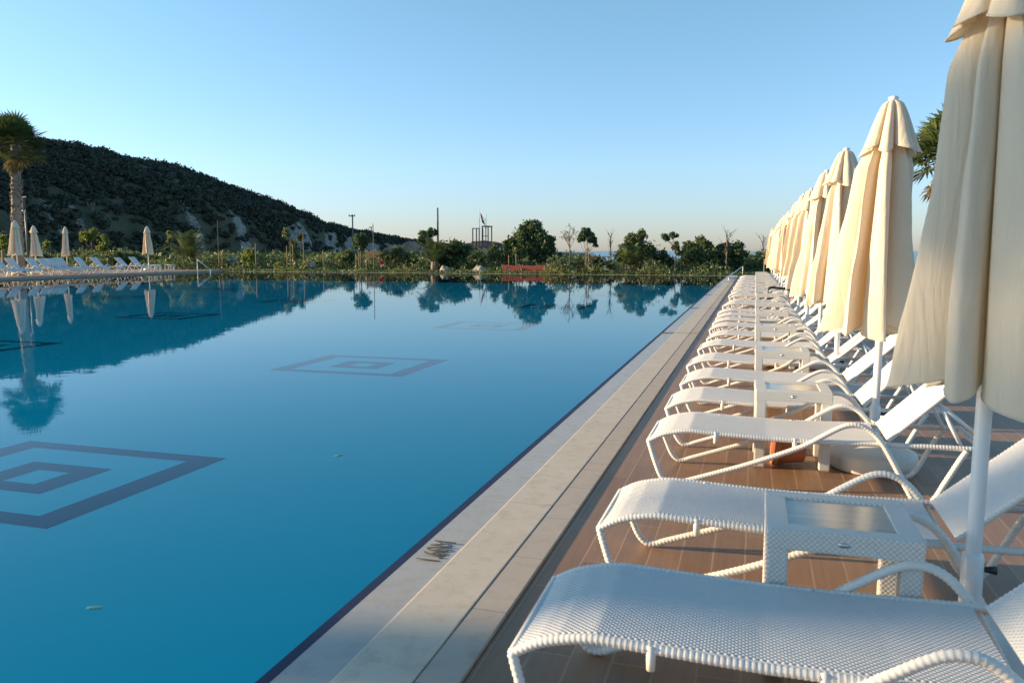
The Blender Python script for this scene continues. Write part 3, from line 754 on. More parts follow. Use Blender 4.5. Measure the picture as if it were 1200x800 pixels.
t = on_x(200, 311, -39.4); make_bank_table(-39.6, t[1]-.4, 'rightmost low white table at the end of the far bank')
LU = [('leftmost closed cream umbrella on the far bank, before the palm trunk', 17, 258, -40.2, 1), ('second closed cream umbrella from the left on the far bank', 39, 264, -41.0, 2), ('third closed cream umbrella from the left, slim, on the far bank', 76, 265, -41.0, 3), ('rightmost closed cream umbrella on the far bank, standing apart', 172, 265, -41.0, 1)]
for lab, px, py, X, pr in LU:
    t = on_x(px, py, X); o = copy_tree(protos[pr]); o.location = (t[0], t[1], BZ); s = (t[2]-BZ)/2.53
    o.scale = (s, s, s) if px != 76 else (s*.82, s*.82, s); o.rotation_euler = (0, 0, random.uniform(0, 6)); tag(o, lab, 'umbrella', 'closed umbrellas on the far left bank')

# ------------------------------------------------------------------ plants
def clump_points(c, r, n, shell=.55):
    d = rng.normal(size=(n, 3)); d /= np.linalg.norm(d, axis=1)[:, None]
    q = (shell+(1-shell)*rng.random(n))*np.where(rng.random(n) < .8, 1, rng.random(n))
    bump = 1+.22*np.sin(d[:, 0]*5+c[0])*np.cos(d[:, 1]*4+c[1]*2)+.16*np.sin(d[:, 2]*7+c[2]*3)
    return np.asarray(c)+d*np.asarray(r)*(q*bump)[:, None]
def px_scale(px, Y):
    P = on_y(px, 294, Y)-np.array([0, 0, CAMH]); return FPX/(P @ FW)
def crown_from_px(blobs, Y, mat, parent, org, leaf, dens, name='crown', full=(1.15, 1.12)):
    """blobs (px x, px y, rx px, ry px): foliage masses, each broken into sub clumps with gaps between them"""
    Ps = []
    for bx, by, rx, ry in blobs:
        s = px_scale(bx, Y); c = on_y(bx, by, Y); RX_, RZ_ = rx/s*full[0], ry/s*full[1]
        k = max(3, int(6+RX_*RZ_*2.5))
        for _ in range(k):
            d = rng.normal(size=3); d /= np.linalg.norm(d); d *= rng.random()**.4*.74
            cc = c+d*np.array([RX_, RX_*.8, RZ_]); r = (.26+.22*rng.random())*min(RX_, RZ_)+.05
            n = int(max(14, dens*r*r*26)); Ps.append(clump_points(cc, (r, r, r*.85), n))
        n = int(dens*RX_*RZ_*5); Ps.append(clump_points(c, (RX_*.93, RX_*.75, RZ_*.93), n, .2))
    P = np.concatenate(Ps)-np.asarray(org)
    V, F = quads(P, leaf*1.1); return fast_mesh(name, V, F, mat, parent)
def woody(name, px, Y, label, cat, blobs, mat, trunk=None, leaf=.09, dens=55, group=None, tr=.06, bark='bark', stakes=(), twig=True):
    """tree or bush: trunk list of (px, py) points up to the crown"""
    s = px_scale(px, Y); g = on_y(px, 294, Y); gz = float(ground_z(g[0], Y)); org = (g[0], Y, gz)
    r = empty(name, org)
    if trunk:
        pts = [tuple(on_y(a, b, Y)-np.array(org)) for a, b in trunk]; pts[0] = (pts[0][0], 0, -.1)
        n = len(pts); t = MB().tube(pts, [tr*(1-.6*i/(n-1)) for i in range(n)], 8)
        if twig:
            top = Vector(pts[-1]); mid = Vector(pts[max(0, n-2)])
            for bx, by, rx, ry in blobs:
                q = Vector(on_y(bx, by, Y)-np.array(org))
                for _ in range(3):
                    e = q+Vector((random.uniform(-1, 1)*rx/s*.6, random.uniform(-.4, .4), random.uniform(-.4, .6)*ry/s)); t.tube([mid.lerp(top, random.random()), (mid+e)/2+Vector((0, 0, .1)), e], [tr*.4, tr*.28, tr*.1], 5)
        t.build('trunk', M[bark], r)
    else:
        t = MB()
        for bx, by, rx, ry in blobs[:4]:
            q = Vector(on_y(bx, by, Y)-np.array(org))
            for _ in range(3): t.tube([(random.uniform(-.2, .2)+q.x*.5, random.uniform(-.2, .2), -.05), q*.55+Vector((0, 0, .05)), q+Vector((random.uniform(-.5, .5)*rx/s, random.uniform(-.3, .3), random.uniform(0, .5)*ry/s))], [.05, .035, .012], 5)
        t.build('stem', M[bark], r)
    crown_from_px(blobs, Y, mat, r, org, leaf, dens, full=(1.15, 1.12) if trunk else (1.32, 1.25))
    tag(r, label, cat, group); return r
def stake(px, y0, y1, Y, label, mat='stake', rad=.036, group='wooden stakes in the garden', nm='wooden_stake'):
    b = on_y(px, y0, Y); t = on_y(px, y1, Y); gz = float(ground_z(b[0], Y))-.1
    o = MB().tube([(0, 0, gz), (random.uniform(-.03, .03), 0, t[2])], [rad, rad*.9], 8, smooth=False).build(nm, M[mat], loc=(b[0], Y, 0)); sharp(o); tag(o, label, 'stake', group); return o

def fan_palm(px, Y, crown_px, label, trunk_r=.33, nfr=46, rad=2.0, skirt=14, z0=0.0):
    s = px_scale(px, Y); b = on_y(px, 294, Y); top = on_y(crown_px[0], crown_px[1], Y); org = np.array((b[0], Y, z0)); r = empty('fan_palm', tuple(org))
    h = top[2]-z0; tx = top[0]-b[0]
    pts = [(0, 0, -.1), (tx*.2, 0, h*.3), (tx*.6, 0, h*.65), (tx, 0, h*.95)]
    # trunk with the leaf-base boots left on it
    bt = MB().tube(pts, [trunk_r*1.15, trunk_r*.85, trunk_r*.72, trunk_r*.75], 14, .06, lambda d: .05*((d*4.2) % 1))
    for k in range(150):
        z = h*(.08+.86*random.random()); a = random.random()*6.28; rr = trunk_r*.8; c0 = Vector((tx*(z/h), 0, z))
        d = Vector((cos(a), sin(a), 0)); bt.tube([c0+d*rr, c0+d*(rr+.09)+Vector((0, 0, .16))], [.055, .02], 5, smooth=False)
    bt.build('trunk', M['bark_pale'], r)
    def fans(n, lo, hi, R, droop, mat, nm):
        V = []; F = []
        for k in range(n):
            a = random.random()*6.28; el = lo+(hi-lo)*random.random(); L = R*random.uniform(.45, .62)
            d = Vector((cos(a)*cos(el), sin(a)*cos(el), sin(el))); c0 = Vector((tx, 0, h*.97+random.uniform(-.25, .15)))
            side = d.cross(Vector((0, 0, 1))).normalized(); up = side.cross(d).normalized()
            e = c0+d*L-Vector((0, 0, droop*L*.4))
            b0 = len(V); wv = side*.018; V += [c0-wv, c0+wv, e+wv, e-wv]; F.append((b0, b0+1, b0+2, b0+3))
            m = 17; FR = R*random.uniform(.42, .58)
            for j in range(m):
                t = (j/(m-1)-.5)*2*1.75; q = (d*cos(t)+side*sin(t)).normalized()
                q2 = (q+Vector((0, 0, -.5*droop-.15*abs(t)))).normalized()
                p0 = e; p1 = e+q*FR*.62+up*random.uniform(-.05, .05); p2 = p1+q2*FR*.45*random.uniform(.7, 1.15)
                wv = (q.cross(up)).normalized()*FR*.062; b0 = len(V)
                V += [p0, p1-wv, p2, p1+wv]; F.append((b0, b0+1, b0+2, b0+3))
        V = np.array([tuple(v) for v in V]); return fast_mesh(nm, V, np.array(F), mat, r)
    fans(int(nfr*1.4), radians(-30), radians(88), rad, .5, M['leaf_palm'], 'crown')
    if skirt: fans(skirt, radians(-78), radians(-38), rad*.8, 1.3, M['leaf_palm_dry'], 'dry_frond_skirt')
    tag(r, label, 'palm tree'); return r
def feather_palm(px, Y, label, height_px, width_px, base_py=317, n=26, mat='leaf_palm', trunk=None, group=None):
    s = px_scale(px, Y); b = on_y(px, 294, Y); gz = float(ground_z(b[0], Y)); r = empty('palm_bush', (b[0], Y, gz)); Hm = height_px/s; Wm = width_px/s/2
    t = MB(); h0 = (trunk or 0)/s
    t.tube([(0, 0, -.1), (0, 0, .25+h0)], [.22, .16], 10, smooth=False)
    for k in range(14):
        a = random.random()*6.28; z = random.random()*(.25+h0); t.tube([(.16*cos(a), .16*sin(a), z), (.3*cos(a), .3*sin(a), z+.25)], [.05, .02], 5, smooth=False)
    t.build('trunk', M['bark_pale'], r); V = []; F = []
    for k in range(n):
        a = random.random()*6.28; f = random.random(); out = Wm*(.35+.65*f); hh = (Hm-h0)*(1.05-.75*f*random.uniform(.7, 1.1))
        d = Vector((cos(a), sin(a), 0)); side = Vector((-sin(a), cos(a), 0)); c = Vector((0, 0, .2+h0))
        pts = []
        for i in range(19):
            u = i/18; pts.append(c+d*out*u+Vector((0, 0, hh*(1.9*u-.95*u*u)*1.05-(.25*out*u**3))))
        for i in range(2, 19):
            u = i/18; L = .55*sin(min(1, u*1.25+.12)*pi*.9)**.8*max(Wm*.38, .35); tg = (pts[i]-pts[i-1]).normalized()
            for sgn in (-1, 1):
                q = (tg*.75+side*sgn*.85+Vector((0, 0, .15))).normalized(); p0 = pts[i]; p2 = p0+q*L-Vector((0, 0, L*.18)); wv = tg*.045; b0 = len(V)
                V += [p0-wv, p0+wv, p2+wv*.2, p2-wv*.2]; F.append((b0, b0+1, b0+2, b0+3))
        for i in range(18):
            wv = side*.012; b0 = len(V); V += [pts[i]-wv, pts[i]+wv, pts[i+1]+wv, pts[i+1]-wv]; F.append((b0, b0+1, b0+2, b0+3))
    fast_mesh('crown', np.array([tuple(v) for v in V]), np.array(F), M[mat], r)
    tag(r, label, 'palm', group); return r
def bare_tree(px, Y, y0, y1, spread, label, group=None, tufts=0):
    b = on_y(px, y0, Y); s = px_scale(px, Y); gz = float(ground_z(b[0], Y)); r = empty('bare_tree', (b[0], Y, gz)); H = on_y(px, y1, Y)[2]-gz; t = MB()
    t.tube([(0, 0, -.1), (.03, 0, H*.45), (0, .03, H*.72), (.04, 0, H)], [.05, .04, .028, .010], 6)
    ends = []
    for k in range(11):
        z = H*random.uniform(.35, .85); e = Vector((random.uniform(-1, 1)*spread/s, random.uniform(-.4, .4), min(H, z+H*random.uniform(.1, .3)))); t.tube([(0.02, 0, z), ((e.x)*.5, e.y*.5, (z+e.z)/2+.05), e], [.02, .014, .006], 5)
        for q in range(2): t.tube([e*.6+Vector((0, 0, z*.4)), e+Vector((random.uniform(-.3, .3), 0, random.uniform(.05, .4)))], [.009, .004], 4, smooth=False)
        ends.append(e)
    t.build('trunk', M['deadwood'], r)
    if tufts:
        P = np.concatenate([clump_points(e, (.28, .28, .22), tufts) for e in ends]); V, F = quads(P, .07); fast_mesh('crown', V, F, M['leaf_brown'], r)
    tag(r, label, 'tree', group); return r

# palms
fan_palm(20, 38.5, (18, 162), 'tall fan palm on the far left with a lit trunk', .33, 64, 1.85, 7, .2)
fan_palm(1100, 24.0, (1116, 172), 'palm crown showing behind the nearest umbrella', .26, 50, 1.25, 10, 0)
# added palm out of view, placed to shade the nearest lounger, table and umbrella
def added_shade_palm(x, y, h):
    global on_y
    keep = on_y
    on_y = lambda px, py, Y: np.array([x, y, h]) if py != 294 else np.array([x, y, 1.5])
    o = fan_palm(0, y, (0, 0), 'unseen fan palm added on the left bank to cast shade', .34, 46, 1.3, 4, .2)
    on_y = keep; return o
added_shade_palm(-39.5, -3.55, 9.1)

T = 'young garden trees beyond the pool'; B_ = 'garden bushes beyond the pool'
# left bank garden (behind the loungers)
woody('young_tree', 105, 56, 'young tree with flat yellow-green crown behind the left loungers', 'tree', [(103, 276, 10, 7), (110, 271, 6, 5), (98, 279, 6, 4)], M['leaf_bright'], [(108, 315), (108, 300), (107, 282)], .08, 60, T, .05)
woody('shrub', 121, 55, 'bright yellow-green shrub right of the flat-crowned young tree', 'shrub', [(121, 286, 7, 9), (122, 279, 4, 5)], M['leaf_bright'], [(121, 316), (121, 290)], .08, 60, B_, .04)
woody('shrub', 4, 52, 'bright green shrub at the left picture edge behind loungers', 'shrub', [(3, 282, 6, 9), (5, 293, 4, 8)], M['leaf_bright'], [(4, 316), (4, 285)], .08, 60, B_, .04)
woody('shrub', 55, 56, 'small yellow-green shrub between the second and third far umbrellas', 'shrub', [(54, 285, 6, 6)], M['leaf_bright'], [(58, 316), (57, 286)], .07, 60, B_, .04)
woody('young_tree', 199, 56, 'thin young tree with tiny crown right of the lone umbrella', 'tree', [(199, 275, 4, 6), (198, 283, 3, 4)], M['leaf_bright'], [(200, 316), (200, 276)], .07, 60, T, .03)
feather_palm(221, 55, 'wide arching palm bush at the end of the left bank', 44, 84, n=64, group=B_, mat='leaf_palm')
woody('bush', 190, 57, 'brownish flowering bush left of the arching palm bush', 'bush', [(188, 300, 9, 12), (180, 306, 7, 8)], M['leaf_olive'], None, .08, 50, B_)
for i, (px, a, c) in enumerate([(45, 303, 12), (85, 305, 14), (140, 302, 12), (160, 306, 12), (25, 306, 10)]):
    woody('bush', px, 54+i % 2, ['low dark bush behind the second far umbrella', 'low dark bush behind the fifth far lounger', 'low olive bush left of the lone far umbrella', 'low olive bush behind the lone far umbrella', 'low olive bush behind the leftmost far umbrella'][i], 'bush', [(px, a, c, 10), (px+c*.7, a+4, c*.6, 7)], M['leaf_olive' if i > 1 else 'leaf_mid'], None, .09, 40, B_)
stake(5.5, 325, 293, 44, 'pale thick wooden post at the left edge behind the loungers', 'stake', .12)
stake(92, 318, 297, 54, 'thin pale stake between the third far umbrella and the flat-crowned tree', 'stake', .04)
# garden strip beyond the far edge, left to right
for k, (px, y1) in enumerate([(257, 296), (261, 294), (264.5, 295)]): stake(px, 318, y1, 53+k*.2, ['left stake of three standing close together by the pale rock', 'middle stake of three standing close together by the pale rock', 'right stake of three standing close together by the pale rock'][k], 'stake', .036)
stake(257, 318, 258, 53.3, 'thin tall dark cane above the three close stakes', 'deadwood', .025)
woody('shrub', 294, 53, 'yellow-green leafy shrub beside an orange stake at the pool end', 'shrub', [(292, 298, 9, 9), (296, 306, 7, 8), (287, 304, 5, 7)], M['leaf_bright'], [(294, 318), (294, 300)], .08, 65, B_, .04)
stake(300.5, 319, 285, 52.6, 'orange stake right of the yellow-green leafy shrub', 'stake', .04)
woody('young_tree', 341, 53, 'staked young tree with loose yellow-green crown left of the tall stake', 'tree', [(336, 275, 7, 6), (350, 278, 5, 6), (343, 288, 6, 6), (346, 298, 6, 9)], M['leaf_mid'], [(341, 318), (341, 300), (340, 278)], .08, 48, T, .05)
woody('shrub', 330, 52, 'bright yellow ground shrub left of the loose-crowned young tree', 'shrub', [(329, 313, 9, 5)], M['leaf_bright'], None, .06, 80, B_)
for k, (px, y0, y1) in enumerate([(337, 318, 288), (344, 318, 286), (356.5, 318, 272), (379.5, 319, 293)]): stake(px, y0, y1, 52.7, ['left stake of the loose-crowned young tree', 'middle stake of the loose-crowned young tree', 'tall thin stake right of the loose-crowned young tree', 'single orange stake standing alone in the low shrubs'][k], 'stake', .036 if k != 2 else .03)
woody('young_tree', 423, 53, 'staked young tree with dense dark round crown', 'tree', [(423, 281, 9, 7), (424, 289, 8, 6), (418, 286, 5, 5), (429, 284, 5, 5)], M['leaf_dark'], [(423, 318), (423, 300), (423, 285)], .09, 85, T, .06)
for k, px in enumerate((417.5, 421, 429.5)): stake(px, 318, 297-k % 2*2, 52.8, ['left pale stake under the dense dark crown', 'middle pale stake under the dense dark crown', 'right pale stake under the dense dark crown'][k], 'stake', .036)
woody('bush', 406, 55, 'feathery olive bush left of the dense dark staked tree', 'bush', [(402, 304, 10, 10), (410, 300, 8, 9)], M['leaf_olive'], None, .09, 40, B_)
stake(438.5, 318, 262, 52.5, 'tall thin pole left of the brown board fence', 'grey_wood', .03)
woody('bush', 464, 54, 'wide mid-green bush right of the brown board fence', 'bush', [(458, 301, 12, 11), (470, 297, 12, 10), (478, 305, 9, 9)], M['leaf_mid'], None, .09, 42, B_)
woody('young_tree', 502, 58, 'small dark-crowned tree behind the arching yellow-green palm', 'tree', [(500, 277, 9, 7), (507, 273, 6, 5), (495, 281, 6, 5)], M['leaf_dark'], [(503, 316), (502, 284)], .09, 80, T, .06)
feather_palm(508, 53, 'arching yellow-green palm left of the dense dark shrub', 40, 66, n=46, group=B_, trunk=8)
woody('bush', 533, 55, 'dense dark green shrub left of the triangular white rock', 'bush', [(530, 291, 13, 12), (542, 294, 10, 12), (534, 303, 14, 12), (522, 300, 9, 10)], M['leaf_dark'], None, .10, 60, B_)
woody('bush', 565, 60, 'olive bush in front of the cream hut', 'bush', [(556, 304, 10, 9), (575, 302, 10, 9)], M['leaf_olive'], None, .09, 38, B_)
woody('young_tree', 582, 53.5, 'thin leafy young tree standing before the watch tower', 'tree', [(580, 290, 6, 6), (586, 300, 8, 9), (577, 302, 6, 8)], M['leaf_olive'], [(582, 318), (582, 300), (580, 288)], .08, 40, T, .035)
woody('broad_tree', 620, 54.5, 'large dense dark tree with round crown, biggest of the garden', 'tree', [(622, 270, 17, 12), (610, 280, 14, 12), (635, 281, 14, 13), (622, 288, 20, 13), (600, 287, 10, 9), (641, 292, 9, 10), (622, 262, 10, 6), (632, 298, 12, 9)], M['leaf_dark'], [(621, 320), (621, 306), (621, 290)], .11, 75, T, .10)
woody('bush', 603, 53.6, 'light green bush at the foot of the large dark tree', 'bush', [(597, 300, 9, 9), (607, 298, 9, 10), (592, 306, 7, 8)], M['leaf_mid'], None, .09, 45, B_)
for k, px in enumerate((596.5, 605)): stake(px, 319, 299-k*2, 52.6, ['pinkish stake left of the large dark tree trunk', 'pale stake close beside the large dark tree trunk'][k], 'stake', .036)
bare_tree(667, 53.5, 318, 264, 7, 'sparse thin tree with few brown leaves left of the slim round tree', T, 14)
woody('young_tree', 688, 53, 'slim tree with small round dark crown on two thin stems', 'tree', [(687, 274, 8, 7), (693, 280, 6, 6), (682, 279, 6, 5), (697, 285, 3, 5)], M['leaf_dark'], [(687, 320), (687, 305), (688, 282)], .09, 85, T, .045, 'bark_pale')
stake(689.8, 320, 290, 53, 'pale stake tied to the slim round-crowned tree', 'stake', .035)
woody('bush', 655, 55, 'brownish flowering bush between the large tree and the slim tree', 'bush', [(652, 310, 11, 6), (662, 306, 8, 8), (645, 312, 8, 5)], M['leaf_brown'], None, .08, 55, B_)
woody('bush', 702, 54, 'brown-green spreading bush right of the slim round tree', 'bush', [(698, 308, 12, 8), (710, 312, 8, 6), (684, 312, 8, 6)], M['leaf_brown'], None, .08, 50, B_)
woody('bush', 752, 55, 'tall feathery green bush behind the right fan-leaved palm bush', 'bush', [(742, 286, 11, 13), (753, 281, 7, 11), (762, 292, 9, 12), (735, 298, 10, 12), (755, 300, 13, 13)], M['leaf_mid'], None, .09, 50, B_)
feather_palm(738, 52.8, 'low drooping palm bush at the pool edge in front of tall bush', 34, 72, n=50, group=B_, trunk=5)
bare_tree(715, 54, 318, 272, 3, 'bare thin sapling left of the drooping palm bush', T)
woody('young_tree', 791, 52.6, 'leaning young tree with two separate leaf clumps', 'tree', [(780, 277, 7, 5), (789, 276, 5, 4), (791, 289, 6, 5), (795, 296, 4, 4)], M['leaf_dark'], [(791, 321), (791, 308), (792, 295), (788, 283)], .09, 75, T, .06, 'bark_pale')
woody('bush', 776, 55, 'dark bush between the drooping palm bush and the leaning young tree', 'bush', [(774, 302, 9, 11), (782, 307, 8, 9)], M['leaf_dark'], None, .09, 48, B_)
woody('bush', 816, 55, 'large round bush right of the leaning young tree', 'bush', [(812, 291, 11, 11), (824, 288, 10, 10), (808, 303, 12, 12), (826, 304, 13, 13)], M['leaf_mid'], None, .10, 55, B_)
woody('bush', 855, 55, 'large dark bush behind the far handrail with bare tree', 'bush', [(846, 298, 11, 11), (860, 293, 12, 10), (868, 303, 9, 12), (850, 308, 13, 10)], M['leaf_dark'], None, .10, 55, B_)
bare_tree(850.5, 53.5, 320, 269, 7, 'bare reddish tree rising in front of the large dark bush', T)
woody('bush', 888, 58, 'dark bush at the far end of the right lounger row', 'bush', [(880, 309, 9, 8), (892, 304, 10, 11), (903, 306, 9, 11)], M['leaf_dark'], None, .10, 50, B_)
bare_tree(893, 62, 318, 276, 6, 'bare tree behind the farthest right umbrellas', T)
stake(895.3, 325, 303, 48, 'slim wooden post beside the farthest right umbrella', 'grey_wood', .05)
# ground cover along the far edge
def cover(name, mat, n, y0, y1, size, zmax, xs=(-60, 4), thr=-1):
    x = xs[0]+(xs[1]-xs[0])*rng.random(n*2); y = y0+(y1-y0)*rng.random(n*2)
    nz = np.array([vnoise(a, b, .35, 3) for a, b in zip(x, y)]); k = nz > thr; x, y, nz = x[k][:n], y[k][:n], nz[k][:n]
    P = np.stack([x, y, ground_z(x, y)+zmax*rng.random(len(x))**1.3*np.clip(.35+nz, .15, 1)], 1)
    V, F = quads(P, size, .6); o = fast_mesh(name, V, F, mat); o['kind'] = 'stuff'; return o
cover('ground_cover', M['leaf_mid'], 36000, 50.45, 62, .11, .95)
cover('low_shrub_cover', M['leaf_olive'], 40000, 51.5, 70, .13, 1.5, thr=.04)
cover('flower_cover', M['flower'], 900, 50.6, 54, .05, .7, thr=.12)
cover('pink_flower_cover', M['pink_flower'], 1100, 51, 60, .06, .9, thr=.05)
cover('edge_grass', M['leaf_bright'], 5000, 50.45, 52, .05, .35, thr=-.1)

# rocks
def rock(px, py, Y, wpx, hpx, label, seed):
    r = random.Random(seed); c = on_y(px, py, Y); s = px_scale(px, Y); gz = float(ground_z(c[0], Y)); V, F = ico(3)
    wv, hv = wpx/s/2, hpx/s; U = []
    for v in V:
        k = 1+.25*noise.noise(Vector(v)*1.3+Vector((seed, 0, 0)))+.12*noise.noise(Vector(v)*3.1+Vector((0, seed, 0)))
        z = v[2]; t = max(0, z); w_ = 1-.35*t
        U.append((v[0]*wv*k*w_, v[1]*wv*.8*k*w_, max(-.15, z+.25*noise.noise(Vector(v)*1.7+Vector((seed, seed, 3))))*hv*k))
    o = fast_mesh('garden_rock', np.array(U), F, M['rock']); o.location = (c[0], Y, gz-.03); tag(o, label, 'rock', 'pale rocks beyond the pool'); return o
rock(562, 312, 52.6, 22, 10, 'triangular white rock right of the dense dark shrub', 2)
rock(521, 313, 52.8, 17, 8, 'grey rock between the arching palm and the dark shrub', 5)
rock(273, 312, 56, 20, 13, 'pale pointed rock right of the three close stakes', 7)
rock(478, 314, 54, 12, 9, 'pinkish rock left of the arching yellow-green palm', 9)
rock(366, 312, 58, 14, 9, 'flat pale rock right of the loose-crowned young tree', 12)
rock(711, 315, 54, 8, 7, 'small pale rock right of the slim round tree', 14)
# fence, red barrier, sign posts
def board_fence(px0, px1, ytop, Y, label, mat, name, n=9, cat='fence'):
    a = on_y(px0, ytop, Y); b = on_y(px1, ytop, Y); r = empty(name, (a[0], Y, 0)); L = b[0]-a[0]; p = MB()
    for i in range(n):
        p.box(L*i/n+.01, L*(i+1)/n-.01, -.02, .02, -.1, a[2]+random.uniform(-.05, .03))
    p.build('panel', mat, r, smooth=False)
    for x in np.linspace(0, L, 4): MB().box(x-.05, x+.05, .03, .12, -.1, a[2]+.08).build('post', M['grey_wood'], r, smooth=False)
    tag(r, label, cat); return r
board_fence(430, 459, 294, 60, 'brown board fence right of the dense dark staked tree', M['fence_wood'], 'board_fence')
board_fence(588, 650, 310.5, 52.2, 'low red mesh barrier at the foot of the large dark tree', M['red_mesh'], 'mesh_barrier', 24, 'barrier')
def sign(px, y0, y1, Y, wpx, mat, label):
    t = on_y(px, y1, Y); b = on_y(px, y0, Y); s = px_scale(px, Y); gz = float(ground_z(t[0], Y)); r = empty('garden_sign', (t[0], Y, gz)); h = t[2]-gz
    MB().tube([(0, 0, -.1), (0, 0, h)], .03, 8, smooth=False).build('post', M['white_paint'], r)
    MB().box(-wpx/s/2, wpx/s/2, -.05, -.032, h*.45, h, .006).build('panel', M[mat], r, smooth=False); tag(r, label, 'sign'); return r
sign(709, 320, 311, 52, 2.6, 'white_paint', 'small white sign on a post at the pool end')
sign(447, 318, 303, 55, 3.6, 'red_cloth', 'small red sign panel in front of the board fence')
# tower, flag, hut, poles
def tower():
    Y = 150; s = px_scale(564, Y); a = on_y(554, 266, Y); b = on_y(572, 266, Y); c = on_y(560, 294, Y); z0 = -6; r = empty('watch_tower', (a[0], Y, z0)); Wd = b[0]-a[0]; Hh = a[2]-z0
    deck_z = on_y(560, 283, Y)[2]-z0
    for x in (0, Wd*.42, Wd*.62, Wd):
        for y in (0, 2.2):
            MB().box(x-.09, x+.09, y-.09, y+.09, 0, Hh*(.985 if x < Wd*.5 else 1.0)).build('post', M['grey_wood'], r, smooth=False)
    MB().box(-.2, Wd+.2, -.2, 2.4, deck_z-.15, deck_z+.05).build('platform', M['grey_wood'], r, smooth=False)
    m = MB()
    m.box(Wd*.60, Wd+.16, -.16, 2.36, Hh+.003, Hh+.22); m.box(-.1, Wd*.42, -.05, .05, Hh*.97, Hh*.975+.1); m.box(Wd*.62, Wd, -.08, .08, deck_z+1, deck_z+1.12)
    m.build('roof_frame', M['grey_wood'], r, smooth=False)
    l = MB(); l.tube([(Wd, 0, deck_z), (Wd+3.4, 0, 0.5)], .07, 6, smooth=False); l.tube([(Wd, .8, deck_z), (Wd+3.4, .8, .5)], .07, 6, smooth=False)
    for k in range(8): l.tube([(Wd+3.4*k/8, 0, deck_z-(deck_z-.5)*k/8), (Wd+3.4*k/8, .8, deck_z-(deck_z-.5)*k/8)], .05, 6, smooth=False)
    l.build('ladder', M['grey_wood'], r, smooth=False)
    tag(r, 'open timber watch tower on posts beyond the garden', 'tower')
    # flag on its own mast
    f = on_y(561.8, 245, Y+3); q = empty('flag_mast', (f[0], Y+3, z0)); h = f[2]-z0
    MB().tube([(0, 0, 0), (0, 0, h)], .06, 8, smooth=False).build('mast', M['white_paint'], q)
    ss = px_scale(562, Y+3); U, V = np.meshgrid(np.linspace(0, 1, 20), np.linspace(0, 1, 14), indexing='ij')
    X = .08+U*(4.4/ss)+.25*np.sin(U*9+V*3)*U+ (1-V)*.25; Z = h-.5-(1-V)*(7/ss)-U*(9.5/ss)+.1*np.sin(U*7)
    fl = MB().grid(X, .15*np.sin(U*11+V*4), Z).build('flag', M['flag_red'], q); mm = fl.modifiers.new('t', 'SOLIDIFY'); mm.thickness = .03
    em = MB(); aa = np.linspace(.5, 2*pi-.5, 14); em.tube([(.95+.26*cos(t), -.22, h-2.1+.26*sin(t)) for t in aa], .05, 6, smooth=False); em.tube([(1.2, -.24, h-2.2), (1.3, -.24, h-2.15)], .10, 6, smooth=False); em.build('flag_emblem', M['white_paint'], fl)
    tag(q, 'red flag with white emblem hanging from a thin mast by the tower', 'flag')
    g = on_y(569.5, 250, Y+1); o = MB().tube([(0, 0, z0), (0, 0, g[2])], .07, 8, smooth=False).build('antenna_pole', M['white_paint'], loc=(g[0], Y+1, 0)); tag(o, 'thin bare pole right of the red flag', 'pole')
tower()
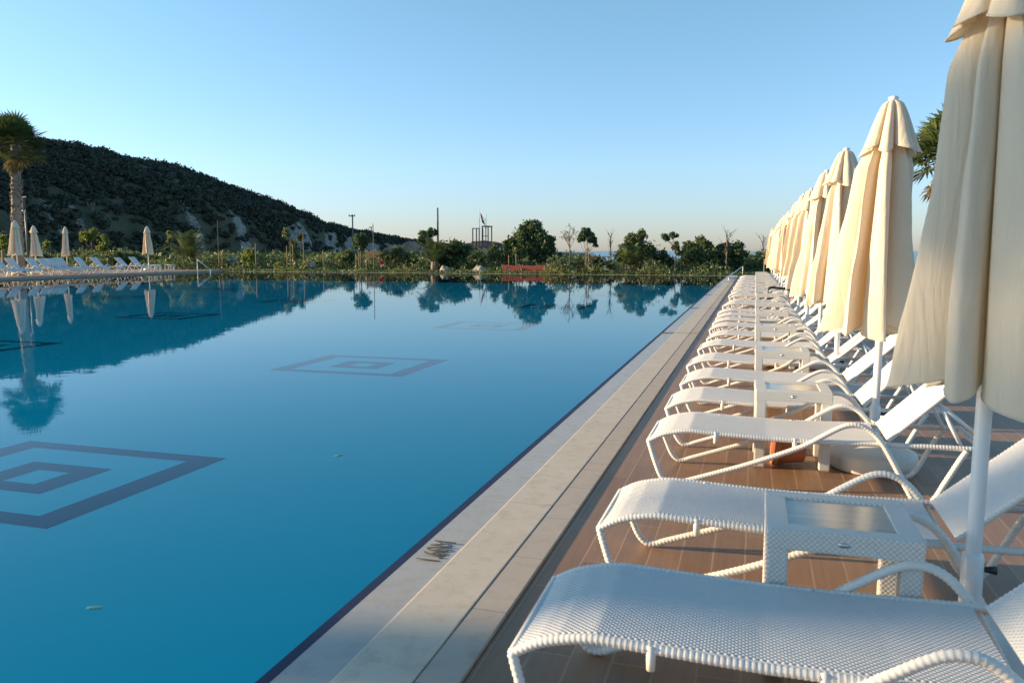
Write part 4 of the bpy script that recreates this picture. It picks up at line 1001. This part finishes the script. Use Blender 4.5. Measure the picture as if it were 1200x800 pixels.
def hut():
    Y = 120; a = on_y(560.5, 288, Y); b = on_y(575.5, 288, Y); r = empty('cream_hut', (a[0], Y, -6)); Wd = b[0]-a[0]; h = a[2]+6
    MB().box(0, Wd, 0, 5, 0, h-.25).build('wall', M['wallpaint'], r, smooth=False)
    m = MB(); m.add([(-.3, -.3, h-.25), (Wd+.3, -.3, h-.25), (Wd+.3, 5.3, h-.25), (-.3, 5.3, h-.25), (.6, 2.5, h+.35), (Wd-.6, 2.5, h+.35)], [(0, 1, 5, 4), (2, 3, 4, 5), (1, 2, 5), (3, 0, 4), (3, 2, 1, 0)]); m.build('roof', M['redroof'], r, smooth=False)
    for x in (Wd*.28, Wd*.72): MB().box(x-.10, x+.10, -.20, -.02, h-4.5, h-.26).build('pillar', M['grey_wood'], r, smooth=False)
    MB().box(Wd*.42, Wd*.58, -.06, -.004, h-2.0, h-1.0).build('window', M['dark_metal'], r, smooth=False)
    tag(r, 'small cream hut with dark red roof below the tower', 'hut')
hut()
def utility_pole(px, y0, y1, Y, label, arm=2.4, z0=None, name='utility_pole', mat='grey_wood'):
    t = on_y(px, y1, Y); b = on_y(px, y0, Y); z0 = b[2]-3 if z0 is None else z0; r = empty(name, (t[0], Y, z0)); h = t[2]-z0
    MB().tube([(0, 0, 0), (0, 0, h)], [.22, .15], 8, smooth=False).build('pole', M[mat], r)
    if arm:
        MB().box(-arm/2, arm/2, -.3, -.16, h-.45, h-.22).build('crossarm', M[mat], r, smooth=False)
        for x in (-arm*.45, 0, arm*.45): MB().lathe([(.09, h-.22), (.1, h-.1), (.06, h+.08), (0, h+.1)], 8, (x, -.23, 0)).build('insulator', M['grey_wood'], r)
    tag(r, label, 'utility pole', 'utility poles beyond the garden'); return r
utility_pole(108, 275, 238, 110, 'utility pole with crossarm at the foot of the dark hill', 1.6)
utility_pole(413, 300, 251.5, 170, 'tall utility pole with crossarm above the dense dark staked tree', 1.6)
utility_pole(435, 295, 265.5, 260, 'distant small utility pole with crossarm', 1.4)
utility_pole(512.8, 300, 243.5, 130, 'plain tall pole without crossarm behind the small dark-crowned tree', 0)
# lamp by the palms
def lamp():
    Y = 44; b = on_y(31, 294, Y); t = on_y(31, 231, Y); s = px_scale(31, Y); r = empty('lamp_post', (b[0], Y, .2)); h = t[2]-.2
    MB().tube([(0, .1, 0), (0, .1, h)], .06, 8, smooth=False).build('pole', M['dark_metal'], r)
    MB().box(-.25, .25, .02, .10, h-.02, h+.06).build('arm', M['dark_metal'], r, smooth=False)
    MB().box(-.16, .16, -.16, .04, h-.85, h-.05, .02).build('speaker_box', M['black'], r, smooth=False)
    MB().lathe([(0, h-1.05), (.09, h-1.02), (.12, h-.93), (.05, h-.86), (0, h-.86)], 12).build('lamp_globe', M['white_paint'], r)
    tag(r, 'dark lamp post with white globe beside the left palms', 'lamp post')
lamp()
